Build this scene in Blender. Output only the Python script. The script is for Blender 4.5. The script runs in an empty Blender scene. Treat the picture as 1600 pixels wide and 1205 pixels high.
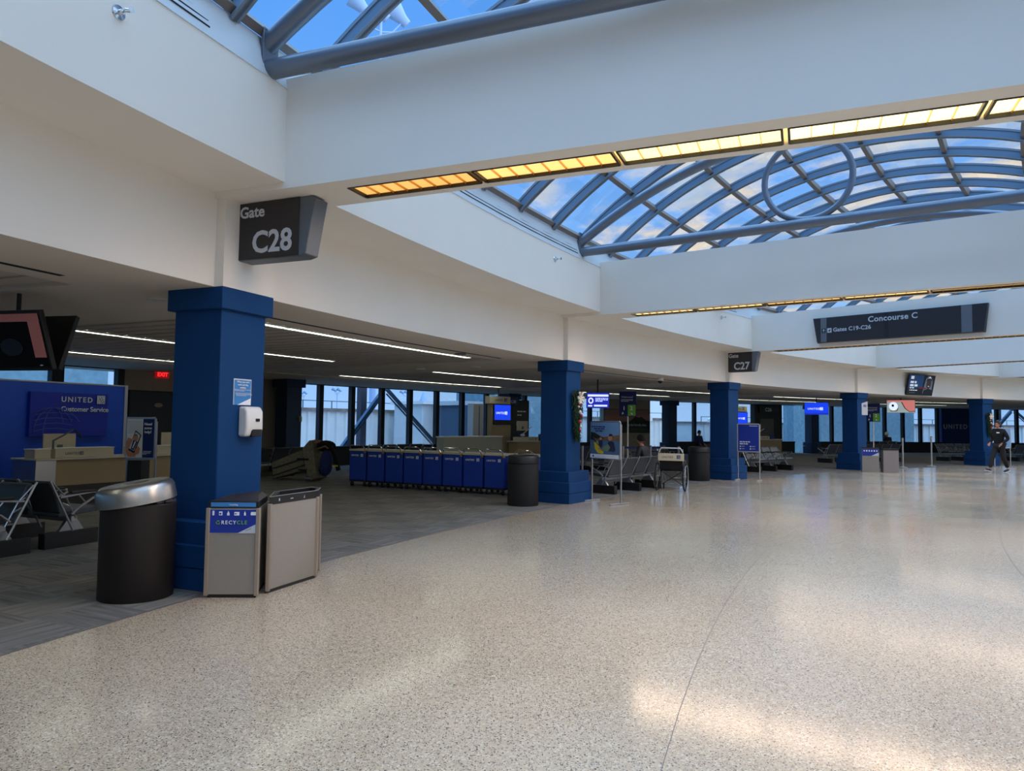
import bpy, math, random
from mathutils import Matrix, Vector
random.seed(7)
PI = math.pi
C = bpy.context.scene.collection
sc = bpy.context.scene

# ------------------------------------------------------------------ camera
F_PX, PITCH, ROLL = 1113.8249, 0.0522, 0.0121
cam = bpy.data.cameras.new('camera'); camo = bpy.data.objects.new('camera', cam); C.objects.link(camo)
cam.sensor_fit = 'HORIZONTAL'; cam.sensor_width = 36.0; cam.lens = 36.0 * F_PX / 1600.0
cam.clip_start = 0.05; cam.clip_end = 600
_fw = Vector((0, math.cos(PITCH), math.sin(PITCH))); _up = Vector((0, -math.sin(PITCH), math.cos(PITCH))); _rt = Vector((1, 0, 0))
_r = _rt * math.cos(ROLL) + _up * math.sin(ROLL); _u = -_rt * math.sin(ROLL) + _up * math.cos(ROLL)
camo.matrix_world = Matrix(((_r.x, _u.x, -_fw.x, 0), (_r.y, _u.y, -_fw.y, 0), (_r.z, _u.z, -_fw.z, 1.6), (0, 0, 0, 1)))
sc.camera = camo
sc.view_settings.view_transform = 'Standard'; sc.view_settings.look = 'None'
sc.view_settings.gamma = 1; sc.view_settings.use_curve_mapping = False
sc.view_settings.exposure = 0.2

# ------------------------------------------------------------------ sky
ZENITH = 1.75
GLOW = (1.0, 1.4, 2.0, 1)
def build_world():
    w = bpy.data.worlds.new('sky'); sc.world = w; w.use_nodes = True
    nt = w.node_tree; N = nt.nodes; L = nt.links; N.clear()
    out = N.new('ShaderNodeOutputWorld'); bg = N.new('ShaderNodeBackground'); L.new(bg.outputs[0], out.inputs[0])
    tc = N.new('ShaderNodeTexCoord'); sep = N.new('ShaderNodeSeparateXYZ'); L.new(tc.outputs['Generated'], sep.inputs[0])
    ramp = N.new('ShaderNodeValToRGB'); L.new(sep.outputs[2], ramp.inputs[0])
    cr = ramp.color_ramp; cr.elements[0].position = 0.0; cr.elements[0].color = (.40, .62, .92, 1)
    cr.elements[1].position = .5; cr.elements[1].color = (.10, .33, .84, 1)
    e = cr.elements.new(.22); e.color = (.19, .42, .84, 1)
    # clouds on a flat layer overhead
    mz = N.new('ShaderNodeMath'); mz.operation = 'MAXIMUM'; mz.inputs[1].default_value = .06; L.new(sep.outputs[2], mz.inputs[0])
    dx = N.new('ShaderNodeMath'); dx.operation = 'DIVIDE'; L.new(sep.outputs[0], dx.inputs[0]); L.new(mz.outputs[0], dx.inputs[1])
    dy = N.new('ShaderNodeMath'); dy.operation = 'DIVIDE'; L.new(sep.outputs[1], dy.inputs[0]); L.new(mz.outputs[0], dy.inputs[1])
    cb = N.new('ShaderNodeCombineXYZ'); L.new(dx.outputs[0], cb.inputs[0]); L.new(dy.outputs[0], cb.inputs[1])
    mp = N.new('ShaderNodeMapping'); mp.inputs['Scale'].default_value = (1.7, 1.0, 1); mp.inputs['Location'].default_value = (3.3, 1.2, 0); L.new(cb.outputs[0], mp.inputs[0])
    no = N.new('ShaderNodeTexNoise'); no.inputs['Scale'].default_value = 1.6; no.inputs['Detail'].default_value = 9; no.inputs['Roughness'].default_value = .62
    L.new(mp.outputs[0], no.inputs['Vector'])
    # cloud bank towards +x and low in the sky, clear to the left and higher up
    bx = N.new('ShaderNodeMapRange'); bx.inputs[1].default_value = -.25; bx.inputs[2].default_value = .25; bx.inputs[3].default_value = -.22; bx.inputs[4].default_value = .035
    L.new(sep.outputs[0], bx.inputs[0])
    ad = N.new('ShaderNodeMath'); ad.operation = 'ADD'; L.new(no.outputs[0], ad.inputs[0]); L.new(bx.outputs[0], ad.inputs[1])
    cm = N.new('ShaderNodeMapRange'); cm.interpolation_type = 'SMOOTHSTEP'; cm.inputs[1].default_value = .42; cm.inputs[2].default_value = .64; L.new(ad.outputs[0], cm.inputs[0])
    mix = N.new('ShaderNodeMix'); mix.data_type = 'RGBA'; L.new(cm.outputs[0], mix.inputs[0]); L.new(ramp.outputs[0], mix.inputs[6])
    n2 = N.new('ShaderNodeTexNoise'); n2.inputs['Scale'].default_value = 1.1; L.new(mp.outputs[0], n2.inputs['Vector'])
    fd = N.new('ShaderNodeMapRange'); fd.inputs[1].default_value = .06; fd.inputs[2].default_value = .16; L.new(sep.outputs[2], fd.inputs[0])
    fm = N.new('ShaderNodeMath'); fm.operation = 'MULTIPLY'; L.new(cm.outputs[0], fm.inputs[0]); L.new(fd.outputs[0], fm.inputs[1]); L.new(fm.outputs[0], mix.inputs[0])
    c2 = N.new('ShaderNodeValToRGB'); c2.color_ramp.elements[0].position = .42; c2.color_ramp.elements[0].color = (.40, .52, .68, 1)
    c2.color_ramp.elements[1].position = .6; c2.color_ramp.elements[1].color = (.80, .70, .56, 1); L.new(n2.outputs[0], c2.inputs[0])
    L.new(c2.outputs[0], mix.inputs[7])
    # unseen high sky, brightness added above the view to light the hall
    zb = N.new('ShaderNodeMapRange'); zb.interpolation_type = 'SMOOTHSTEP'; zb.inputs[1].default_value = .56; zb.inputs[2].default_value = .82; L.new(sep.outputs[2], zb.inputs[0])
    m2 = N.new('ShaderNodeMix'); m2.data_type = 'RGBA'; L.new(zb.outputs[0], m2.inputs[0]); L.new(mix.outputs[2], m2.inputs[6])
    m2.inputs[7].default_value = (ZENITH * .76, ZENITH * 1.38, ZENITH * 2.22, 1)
    # unseen sky glow added behind and right of the viewer to light the fascia
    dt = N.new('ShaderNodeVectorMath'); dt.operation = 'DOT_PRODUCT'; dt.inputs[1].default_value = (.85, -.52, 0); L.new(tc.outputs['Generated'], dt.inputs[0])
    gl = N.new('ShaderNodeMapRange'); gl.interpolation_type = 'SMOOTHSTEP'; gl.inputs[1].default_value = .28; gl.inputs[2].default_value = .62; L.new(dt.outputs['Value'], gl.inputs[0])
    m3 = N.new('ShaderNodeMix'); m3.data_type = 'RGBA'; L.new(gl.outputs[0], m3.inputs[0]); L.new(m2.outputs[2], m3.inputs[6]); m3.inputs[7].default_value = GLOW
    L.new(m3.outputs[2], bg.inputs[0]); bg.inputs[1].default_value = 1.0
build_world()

# ------------------------------------------------------------------ ring geometry of the concourse
# s counts bays along the hall (column k stands at s = k), d is metres from the column line towards the hall
RAD0, PH0, DPH = 44.4693, 0.38980, 0.1933
CX, CY = -2.9917 + RAD0 * math.cos(PH0), 7.277 - RAD0 * math.sin(PH0)
def W(s, d, z=0.0):
    a = PH0 + s * DPH
    return Vector((CX - (RAD0 - d) * math.cos(a), CY + (RAD0 - d) * math.sin(a), z))
def heading(s): return PI / 2 - (PH0 + s * DPH)      # local +x runs down the hall, local +y points to the windows

# ------------------------------------------------------------------ mesh builder
class MB:
    def __init__(self): self.v = []; self.f = []; self.m = []; self.M = Matrix.Identity(4); self.mi = 0; self.flat = None
    def add(self, vs, fs):
        o = len(self.v); M = self.M
        self.v += [tuple(M @ Vector(p)) for p in vs]
        self.f += [tuple(i + o for i in f) for f in fs]; self.m += [self.mi] * len(fs); return self
    def box(self, x0, x1, y0, y1, z0, z1):
        return self.add([(x0,y0,z0),(x1,y0,z0),(x1,y1,z0),(x0,y1,z0),(x0,y0,z1),(x1,y0,z1),(x1,y1,z1),(x0,y1,z1)],
                 [(0,3,2,1),(4,5,6,7),(0,1,5,4),(1,2,6,5),(2,3,7,6),(3,0,4,7)])
    def prism(self, poly, z0, z1):
        n = len(poly); return self.add([(x,y,z0) for x,y in poly] + [(x,y,z1) for x,y in poly],
            [tuple(range(n-1,-1,-1)), tuple(range(n,2*n))] + [(i,(i+1)%n,n+(i+1)%n,n+i) for i in range(n)])
    def prism_y(self, poly, y0, y1):     # polygon in x,z
        n = len(poly); return self.add([(x,y0,z) for x,z in poly] + [(x,y1,z) for x,z in poly],
            [tuple(range(n)), tuple(range(2*n-1,n-1,-1))] + [(i,n+i,n+(i+1)%n,(i+1)%n) for i in range(n)])
    def prism_x(self, poly, x0, x1):     # polygon in y,z
        n = len(poly); return self.add([(x0,y,z) for y,z in poly] + [(x1,y,z) for y,z in poly],
            [tuple(range(n-1,-1,-1)), tuple(range(n,2*n))] + [(i,(i+1)%n,n+(i+1)%n,n+i) for i in range(n)])
    def tube(self, pts, r, n=8, closed=False, caps=True):
        pts = [Vector(p) for p in pts]; k = len(pts); rr = r if isinstance(r, (list, tuple)) else [r] * k
        T = []
        for i in range(k):
            a = pts[(i-1) % k] if (closed or i > 0) else pts[i]; b = pts[(i+1) % k] if (closed or i < k-1) else pts[i]
            T.append((b - a).normalized())
        ref = Vector((0,0,1)) if abs(T[0].z) < .9 else Vector((1,0,0))
        nrm = (ref - T[0] * ref.dot(T[0])).normalized(); vs = []
        for i in range(k):
            nrm = (nrm - T[i] * nrm.dot(T[i])).normalized(); bi = T[i].cross(nrm)
            for j in range(n):
                a = 2*PI*(j+.5)/n; vs.append(pts[i] + (nrm*math.cos(a) + bi*math.sin(a)) * rr[i])
        fs = []
        for i in range(k if closed else k-1):
            for j in range(n):
                a, b = i*n+j, i*n+(j+1)%n; c, d = ((i+1)%k)*n+(j+1)%n, ((i+1)%k)*n+j
                fs.append((a,b,c,d))
        if caps and not closed: fs += [tuple(range(n-1,-1,-1)), tuple(range((k-1)*n, k*n))]
        return self.add(vs, fs)
    def cyl(self, p0, p1, r, n=16): return self.tube([p0, p1], r, n)
    def bar(self, p0, p1, w, h):         # rectangular bar between two points, h upwards
        a, b = Vector(p0), Vector(p1); t = (b-a).normalized(); up = Vector((0,0,1)) if abs(t.z) < .95 else Vector((1,0,0))
        sd = t.cross(up).normalized(); up = sd.cross(t).normalized(); vs = []
        for p in (a, b):
            for i, j in ((-1,-1),(1,-1),(1,1),(-1,1)): vs.append(p + sd*w/2*i + up*h/2*j)
        return self.add(vs, [(0,1,2,3),(7,6,5,4),(0,4,5,1),(1,5,6,2),(2,6,7,3),(3,7,4,0)])
    def lathe(self, prof, n=32, c=(0,0,0)):
        vs = []; fs = []; k = len(prof)
        for r, z in prof:
            for j in range(n): vs.append((c[0]+r*math.cos(2*PI*j/n), c[1]+r*math.sin(2*PI*j/n), c[2]+z))
        for i in range(k-1):
            for j in range(n): fs.append((i*n+j, i*n+(j+1)%n, (i+1)*n+(j+1)%n, (i+1)*n+j))
        fs += [tuple(range(n-1,-1,-1)), tuple(range((k-1)*n, k*n))]
        return self.add(vs, fs)
    def ball(self, c, r, sx=1, sy=1, sz=1, n=14, k=9):
        vs = [(c[0],c[1],c[2]-r*sz)]; fs = []
        for i in range(1, k):
            a = -PI/2 + PI*i/k
            for j in range(n): vs.append((c[0]+r*sx*math.cos(a)*math.cos(2*PI*j/n), c[1]+r*sy*math.cos(a)*math.sin(2*PI*j/n), c[2]+r*sz*math.sin(a)))
        vs.append((c[0],c[1],c[2]+r*sz)); last = len(vs)-1
        for j in range(n): fs.append((0, 1+(j+1)%n, 1+j)); fs.append((last, 1+(k-2)*n+j, 1+(k-2)*n+(j+1)%n))
        for i in range(k-2):
            for j in range(n): fs.append((1+i*n+j, 1+i*n+(j+1)%n, 1+(i+1)*n+(j+1)%n, 1+(i+1)*n+j))
        return self.add(vs, fs)
    def arc(self, s0, s1, d0, d1, z0, z1, n=None):   # solid following the ring, world space
        n = n or max(1, int(round(abs(s1-s0)*10))); vs = []; fs = []
        for i in range(n+1):
            s = s0 + (s1-s0)*i/n
            for d, z in ((d0,z0),(d1,z0),(d1,z1),(d0,z1)): vs.append(W(s,d,z))
        for i in range(n):
            for j in range(4):
                a, b = i*4+j, i*4+(j+1)%4; fs.append((a, b, b+4, a+4))
        fs += [(3,2,1,0), tuple(n*4+j for j in range(4))]
        return self.add(vs, fs)
    def profile_arc(self, s0, s1, prof, n=None):     # closed profile [(d,z)] swept along the ring
        n = n or max(1, int(round(abs(s1-s0)*10))); k = len(prof); vs = []; fs = []
        for i in range(n+1):
            for d, z in prof: vs.append(W(s0+(s1-s0)*i/n, d, z))
        for i in range(n):
            for j in range(k):
                a, b = i*k+j, i*k+(j+1)%k; fs.append((a, b, b+k, a+k))
        fs += [tuple(range(k-1,-1,-1)), tuple(n*k+j for j in range(k))]
        return self.add(vs, fs)
    def quad(self, a, b, c, d): return self.add([a,b,c,d], [(0,1,2,3)])
    def build(self, name, mats, parent=None, bev=0, smooth=True, angle=35, seg=2):
        me = bpy.data.meshes.new(name); me.from_pydata(self.v, [], self.f)
        if not isinstance(mats, (list, tuple)): mats = [mats]
        for m in mats: me.materials.append(m)
        me.polygons.foreach_set('material_index', self.m)
        import bmesh
        bm = bmesh.new(); bm.from_mesh(me); bmesh.ops.recalc_face_normals(bm, faces=bm.faces[:]); bm.to_mesh(me); bm.free()
        if smooth:
            me.polygons.foreach_set('use_smooth', [True]*len(me.polygons)); me.set_sharp_from_angle(angle=math.radians(angle))
        me.update(); o = bpy.data.objects.new(name, me); C.objects.link(o)
        if parent: o.parent = parent
        if bev:
            b = o.modifiers.new('bevel', 'BEVEL'); b.width = bev; b.segments = seg; b.limit_method = 'ANGLE'; b.harden_normals = False
        return o

def tag(o, label, cat, group=None):
    o['label'] = label; o['category'] = cat
    if group: o['group'] = group
    return o
def struct(o): o['kind'] = 'structure'; return o
def thing(name, label, cat, loc=(0,0,0), rz=0, group=None):
    o = bpy.data.objects.new(name, None); C.objects.link(o); o.empty_display_size = .1
    o.location = loc; o.rotation_euler = (0,0,rz); return tag(o, label, cat, group)
def thing_sd(name, label, cat, s, d, z=0, rot=0, group=None): return thing(name, label, cat, W(s,d,z), heading(s)+rot, group)
def dup(root, label, loc, rz, group=None):
    r = root.copy(); C.objects.link(r); r.location = loc; r.rotation_euler = (0,0,rz); r['label'] = label
    if group: r['group'] = group
    for ch in list(root.children):
        c = ch.copy(); C.objects.link(c); c.parent = r
        for g in list(ch.children):
            h = g.copy(); C.objects.link(h); h.parent = c
    return r
def dup_sd(root, label, s, d, z=0, rot=0, group=None): return dup(root, label, W(s,d,z), heading(s)+rot, group)

# ------------------------------------------------------------------ materials
def srgb(c): return tuple(((x/255)/12.92 if x/255 <= .04045 else ((x/255+.055)/1.055)**2.4) for x in c)
def mat(name, rgb, rough=.6, metal=0, spec=.5, emit=0, noise=0, nscale=40, bump=0, coat=0):
    m = bpy.data.materials.new(name); m.use_nodes = True; nt = m.node_tree; N = nt.nodes; L = nt.links
    b = N['Principled BSDF']; col = (*srgb(rgb), 1)
    b.inputs['Base Color'].default_value = col; b.inputs['Roughness'].default_value = rough; b.inputs['Metallic'].default_value = metal
    b.inputs['Specular IOR Level'].default_value = spec; b.inputs['Coat Weight'].default_value = coat
    if emit: b.inputs['Emission Color'].default_value = col; b.inputs['Emission Strength'].default_value = emit
    if noise or bump:
        tc = N.new('ShaderNodeTexCoord'); n = N.new('ShaderNodeTexNoise'); n.inputs['Scale'].default_value = nscale; n.inputs['Detail'].default_value = 4
        L.new(tc.outputs['Object'], n.inputs['Vector'])
        if noise:
            r = N.new('ShaderNodeMapRange'); r.inputs[1].default_value = .3; r.inputs[2].default_value = .7; r.inputs[3].default_value = 1-noise; r.inputs[4].default_value = 1+noise
            L.new(n.outputs[0], r.inputs[0]); mx = N.new('ShaderNodeVectorMath'); mx.operation = 'SCALE'; mx.inputs[0].default_value = col[:3]
            L.new(r.outputs[0], mx.inputs['Scale']); L.new(mx.outputs[0], b.inputs['Base Color'])
        if bump:
            bp = N.new('ShaderNodeBump'); bp.inputs['Strength'].default_value = bump; bp.inputs['Distance'].default_value = .002
            L.new(n.outputs[0], bp.inputs['Height']); L.new(bp.outputs[0], b.inputs['Normal'])
    return m
white = mat('white_drywall', (238,231,220), .85, noise=.015, nscale=1.5)
gypsum = mat('ceiling_gypsum', (224,212,196), .9, noise=.02, nscale=2)
plank_m = mat('ceiling_plank', (206,194,180), .85, noise=.03, nscale=3)
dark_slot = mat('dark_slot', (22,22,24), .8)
grey_panel = mat('curb_panel', (206,210,212), .6)
steel = mat('painted_steel', (112,120,132), .36, metal=.45)
rib_m = mat('rib_paint', (104,128,150), .55, metal=.1)
rib_dark = mat('purlin_brown', (112,104,98), .6)
blue = mat('pillar_blue', (12,62,112), .6, spec=.22, noise=.03, nscale=2)
dkblue = mat('far_blue', (20,50,84), .6)
black = mat('black_plastic', (22,22,24), .45)
softblack = mat('black_satin', (30,30,32), .6, noise=.06, nscale=8)
bronze = mat('dark_bronze', (38,32,30), .5, metal=.3)
alu = mat('aluminium', (178,180,182), .32, metal=.85)
chrome = mat('chrome', (215,218,220), .12, metal=1)
brushed = mat('brushed_steel', (190,188,182), .3, metal=.9, noise=.05, nscale=60)
taupe = mat('bin_laminate', (148,140,128), .5, noise=.02, nscale=30)
binframe = mat('bin_corner_post', (170,155,138), .4, metal=.4)
leather = mat('grey_leather', (62,68,74), .42, noise=.04, nscale=12)
leather_lt = mat('worn_grey_leather', (108,112,112), .45)
signblack = mat('sign_charcoal', (40,38,42), .4)
signgrey = mat('sign_slate_grey', (98,104,112), .5)
ink = mat('ink_white', (238,240,242), .5)
inkgrey = mat('ink_silver', (200,205,212), .4)
ubl = mat('print_blue', (20,50,150), .5)
ubl_dark = mat('print_navy', (14,32,96), .5)
lightblue = mat('print_sky_blue', (60,135,200), .5)
green = mat('print_green', (110,180,50), .5)
cream = mat('cream_laminate', (205,194,165), .45)
beige = mat('beige_laminate', (160,140,105), .5)
tan = mat('tan_wall', (160,148,126), .85)
woodg = mat('weathered_box_panel', (120,112,90), .7, noise=.25, nscale=18)
cartblue = mat('cart_cover_blue', (14,58,160), .55, noise=.04, nscale=6)
rubber = mat('rubber', (18,18,18), .8)
clothblk = mat('black_cloth', (9,9,11), .9, bump=.3, nscale=60)
clothgrey = mat('charcoal_cloth', (28,28,31), .9, bump=.3, nscale=60)
skin = mat('skin', (176,122,98), .55)
hairm = mat('dark_hair', (24,18,16), .7)
whitepl = mat('white_plastic', (228,226,220), .35)
paperwh = mat('paper', (225,225,222), .7)
leafg = mat('fir_green', (30,60,30), .8)
redm = mat('ornament_red', (170,24,24), .3)
ribbon = mat('ribbon_white', (230,225,210), .5)
goldm = mat('brass', (190,140,60), .3, metal=.8)
pinkm = mat('pink_stripe', (205,130,130), .5)
navyseat = mat('navy_cloth', (20,34,80), .8)
offblue = mat('jet_bridge_panel', (206,206,202), .5, noise=.06, nscale=1.5)
teal = mat('outer_building', (120,150,160), .8, noise=.15, nscale=5)
tarmac = mat('tarmac', (90,92,95), .9, noise=.1, nscale=1)
rust = mat('bridge_roof_edge', (120,105,95), .8, noise=.3, nscale=3)
sky_lamp = mat('floodlight_shell', (170,190,220), .5)
woodtable = mat('pale_top', (200,196,180), .4)
mtn = mat('print_dark_green', (24,36,26), .6); sunset = mat('print_dusk', (150,110,100), .6)
yellow = mat('print_yellow', (220,190,40), .5); water = mat('print_water', (110,150,190), .5); hill = mat('print_hill', (120,90,60), .6)
pskin = mat('print_skin', (190,130,100), .6); pnavy = mat('print_jacket', (40,45,70), .6)
def emis(name, rgb, s): return mat(name, rgb, .5, emit=s)
scr_blue = emis('screen_blue', (20,60,220), 1.0)
scr_navy = emis('screen_navy', (30,40,160), .9)
scr_white = emis('screen_white', (215,228,255), .9)
scr_pink = emis('screen_pink', (200,120,115), .7)
scr_grey = emis('screen_grey', (150,165,165), .7)
scr_dk = mat('screen_dark', (18,20,26), .15)
exit_red = emis('exit_letters', (255,40,40), 1.6)
exit_dim = emis('exit_face', (150,20,22), .5)
strip_e = emis('fluorescent_strip', (228,234,216), 7.0)
downl = emis('downlight_glow', (255,205,150), .9)
def amber_mat():
    m = bpy.data.materials.new('amber_louver_glow'); m.use_nodes = True; nt = m.node_tree; N = nt.nodes; L = nt.links; b = N['Principled BSDF']
    b.inputs['Base Color'].default_value = (.8,.55,.2,1)
    oi = N.new('ShaderNodeObjectInfo')
    r = N.new('ShaderNodeValToRGB'); r.color_ramp.elements[0].color = (1.0,.52,.13,1); r.color_ramp.elements[1].color = (1.0,.80,.36,1); L.new(oi.outputs['Color'], r.inputs[0])
    L.new(r.outputs[0], b.inputs['Emission Color'])
    b.inputs['Emission Strength'].default_value = 1.0
    mm = N.new('ShaderNodeMath'); mm.operation = 'MULTIPLY'; L.new(oi.outputs['Alpha'], mm.inputs[0]); mm.inputs[1].default_value = 1.0
    L.new(mm.outputs[0], b.inputs['Emission Strength']); return m
amber = amber_mat()
gold_ref = mat('gold_reflector', (225,170,90), .3, metal=.6)

def glass_mat(name, tint, gloss=.08):
    m = bpy.data.materials.new(name); m.use_nodes = True; nt = m.node_tree; N = nt.nodes; L = nt.links; N.clear()
    o = N.new('ShaderNodeOutputMaterial'); t = N.new('ShaderNodeBsdfTransparent'); t.inputs[0].default_value = (*tint, 1)
    g = N.new('ShaderNodeBsdfGlossy'); g.inputs['Roughness'].default_value = .02; mx = N.new('ShaderNodeMixShader')
    lw = N.new('ShaderNodeLayerWeight'); lw.inputs[0].default_value = .35
    ml = N.new('ShaderNodeMath'); ml.operation = 'MULTIPLY'; ml.inputs[1].default_value = gloss*4; L.new(lw.outputs['Fresnel'], ml.inputs[0])
    L.new(ml.outputs[0], mx.inputs[0]); L.new(t.outputs[0], mx.inputs[1]); L.new(g.outputs[0], mx.inputs[2]); L.new(mx.outputs[0], o.inputs[0]); return m
glass_sky = glass_mat('skylight_glass', (.96,.98,1.0), .03)
glass_win = glass_mat('window_glass', (.90,.95,1.0), .05)

def terrazzo():
    m = bpy.data.materials.new('terrazzo'); m.use_nodes = True; nt = m.node_tree; N = nt.nodes; L = nt.links; b = N['Principled BSDF']
    tc = N.new('ShaderNodeTexCoord')
    base = N.new('ShaderNodeValToRGB'); n0 = N.new('ShaderNodeTexNoise'); n0.inputs['Scale'].default_value = .45; n0.inputs['Detail'].default_value = 3
    L.new(tc.outputs['Object'], n0.inputs['Vector']); L.new(n0.outputs[0], base.inputs[0])
    base.color_ramp.elements[0].position = .35; base.color_ramp.elements[0].color = (*srgb((180,158,130)),1)
    base.color_ramp.elements[1].position = .65; base.color_ramp.elements[1].color = (*srgb((194,172,144)),1)
    # chips: random dark and light stones
    nd = N.new('ShaderNodeTexNoise'); nd.inputs['Scale'].default_value = 60; L.new(tc.outputs['Object'], nd.inputs['Vector'])
    am = N.new('ShaderNodeMixRGB'); am.inputs[0].default_value = .02; L.new(tc.outputs['Object'], am.inputs[1]); L.new(nd.outputs['Color'], am.inputs[2])
    def chips(scale, thr, seed, rgb, prev, size):
        mp = N.new('ShaderNodeMapping'); mp.inputs['Location'].default_value = (seed, seed*.7, 0); L.new(am.outputs[0], mp.inputs[0])
        v = N.new('ShaderNodeTexVoronoi'); v.inputs['Scale'].default_value = scale; L.new(mp.outputs[0], v.inputs['Vector'])
        sp = N.new('ShaderNodeSeparateColor'); L.new(v.outputs['Color'], sp.inputs[0])
        g = N.new('ShaderNodeMath'); g.operation = 'GREATER_THAN'; g.inputs[1].default_value = thr; L.new(sp.outputs[0], g.inputs[0])
        sz = N.new('ShaderNodeMath'); sz.operation = 'LESS_THAN'; sz.inputs[1].default_value = size; L.new(v.outputs['Distance'], sz.inputs[0])
        mu = N.new('ShaderNodeMath'); mu.operation = 'MULTIPLY'; L.new(g.outputs[0], mu.inputs[0]); L.new(sz.outputs[0], mu.inputs[1])
        mx = N.new('ShaderNodeMix'); mx.data_type = 'RGBA'; L.new(mu.outputs[0], mx.inputs[0]); L.new(prev, mx.inputs[6]); mx.inputs[7].default_value = (*srgb(rgb),1)
        return mx.outputs[2]
    c = chips(70, .6, 0, (204,186,160), base.outputs[0], .5)
    c = chips(90, .72, 3.1, (134,118,104), c, .40)
    c = chips(80, .78, 7.7, (58,52,52), c, .34)
    c = chips(115, .78, 11.3, (80,72,68), c, .38)
    L.new(c, b.inputs['Base Color'])
    rn = N.new('ShaderNodeTexNoise'); rn.inputs['Scale'].default_value = .5; rn.inputs['Detail'].default_value = 2; L.new(tc.outputs['Object'], rn.inputs['Vector'])
    rr = N.new('ShaderNodeMapRange'); rr.inputs[1].default_value = .35; rr.inputs[2].default_value = .7; rr.inputs[3].default_value = .12; rr.inputs[4].default_value = .19
    L.new(rn.outputs[0], rr.inputs[0]); L.new(rr.outputs[0], b.inputs['Roughness']); b.inputs['Specular IOR Level'].default_value = .5
    return m
def carpet():
    m = bpy.data.materials.new('carpet_tiles'); m.use_nodes = True; nt = m.node_tree; N = nt.nodes; L = nt.links; b = N['Principled BSDF']
    tc = N.new('ShaderNodeTexCoord'); mp = N.new('ShaderNodeMapping'); mp.inputs['Rotation'].default_value = (0,0,.45); L.new(tc.outputs['Object'], mp.inputs[0])
    ck = N.new('ShaderNodeTexChecker'); ck.inputs['Scale'].default_value = 1.7; L.new(mp.outputs[0], ck.inputs['Vector'])
    mq = N.new('ShaderNodeMapping'); mq.inputs['Scale'].default_value = (1,14,1); L.new(mp.outputs[0], mq.inputs[0])
    n = N.new('ShaderNodeTexNoise'); n.inputs['Scale'].default_value = 1.6; n.inputs['Detail'].default_value = 4; L.new(mq.outputs[0], n.inputs['Vector'])
    mr = N.new('ShaderNodeMapping'); mr.inputs['Scale'].default_value = (14,1,1); L.new(mp.outputs[0], mr.inputs[0])
    n2 = N.new('ShaderNodeTexNoise'); n2.inputs['Scale'].default_value = 1.6; n2.inputs['Detail'].default_value = 4; L.new(mr.outputs[0], n2.inputs['Vector'])
    mx = N.new('ShaderNodeMix'); L.new(ck.outputs['Fac'], mx.inputs[0]); L.new(n.outputs[0], mx.inputs[2]); L.new(n2.outputs[0], mx.inputs[3])
    ad = N.new('ShaderNodeMath'); ad.operation = 'MULTIPLY_ADD'; L.new(ck.outputs['Fac'], ad.inputs[0]); ad.inputs[1].default_value = .10; L.new(mx.outputs[0], ad.inputs[2])
    r = N.new('ShaderNodeValToRGB'); r.color_ramp.elements[0].position = .3; r.color_ramp.elements[0].color = (*srgb((92,90,86)),1)
    r.color_ramp.elements[1].position = .75; r.color_ramp.elements[1].color = (*srgb((132,128,120)),1); L.new(ad.outputs[0], r.inputs[0])
    f = N.new('ShaderNodeTexNoise'); f.inputs['Scale'].default_value = 220; L.new(tc.outputs['Object'], f.inputs['Vector'])
    mm = N.new('ShaderNodeMapRange'); mm.inputs[3].default_value = .6; mm.inputs[4].default_value = 1.4; L.new(f.outputs[0], mm.inputs[0])
    vm = N.new('ShaderNodeVectorMath'); vm.operation = 'SCALE'; L.new(r.outputs[0], vm.inputs[0]); L.new(mm.outputs[0], vm.inputs['Scale'])
    L.new(vm.outputs[0], b.inputs['Base Color']); b.inputs['Roughness'].default_value = .95; b.inputs['Specular IOR Level'].default_value = .1
    return m

# ------------------------------------------------------------------ setting
HT = 2.884; SOF = 3.80; BEAMB = 3.74; UF = 4.70; BT = 4.78; SA, SB = -2.6, 6.9; DW = -12.3; DR = 10.02
struct(MB().arc(SA, SB, .47, 11.1, -.12, 0, 100).build('floor', terrazzo()))
struct(MB().arc(SA, SB, -12.6, .47, -.12, 0, 100).build('floor', carpet()))
linem = mat('divider_strip', (112,104,96), .4)
for s0, d0, s1, d1 in ((-.90, 4.84, 5.2, 4.84),):
    struct(MB().arc(s0, s1, d0, d0+.004, 0, .0012, 60).build('trim_1', linem))
struct(MB().arc(-.5, 6.0, 7.52, 7.526, 0, .0015, 60).build('trim_2', linem))
struct(MB().arc(SA, SB, .455, .478, -.01, .003, 100).build('trim_3', linem))
# lower fascia over the pillars, soffit step, upper fascia, kerb under the glass
struct(MB().profile_arc(SA, SB, [(.04,HT),(.25,HT),(.25,SOF),(1.09,SOF),(1.09,UF),(.98,UF),(.98,SOF+.1),(.04,SOF+.1)], 95).build('wall_left', white))
def kerb(dd, sg):
    mb = MB(); mb.profile_arc(SA, SB, [(dd, UF-.02), (dd-.05*sg, UF-.02), (dd-.16*sg, 5.04), (dd-.10*sg, 5.06)], 95)
    return mb.build('trim_4', grey_panel)
struct(kerb(1.10, 1))
mb = MB()
for k in range(-2, 7):
    for z, o in ((4.765, 1.077), (4.82, 1.058), (4.875,1.040)):
        mb.arc(k+.14, k+.84, o, o+.006, z, z+.012, 8)
struct(mb.build('trim_5', dark_slot))
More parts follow.
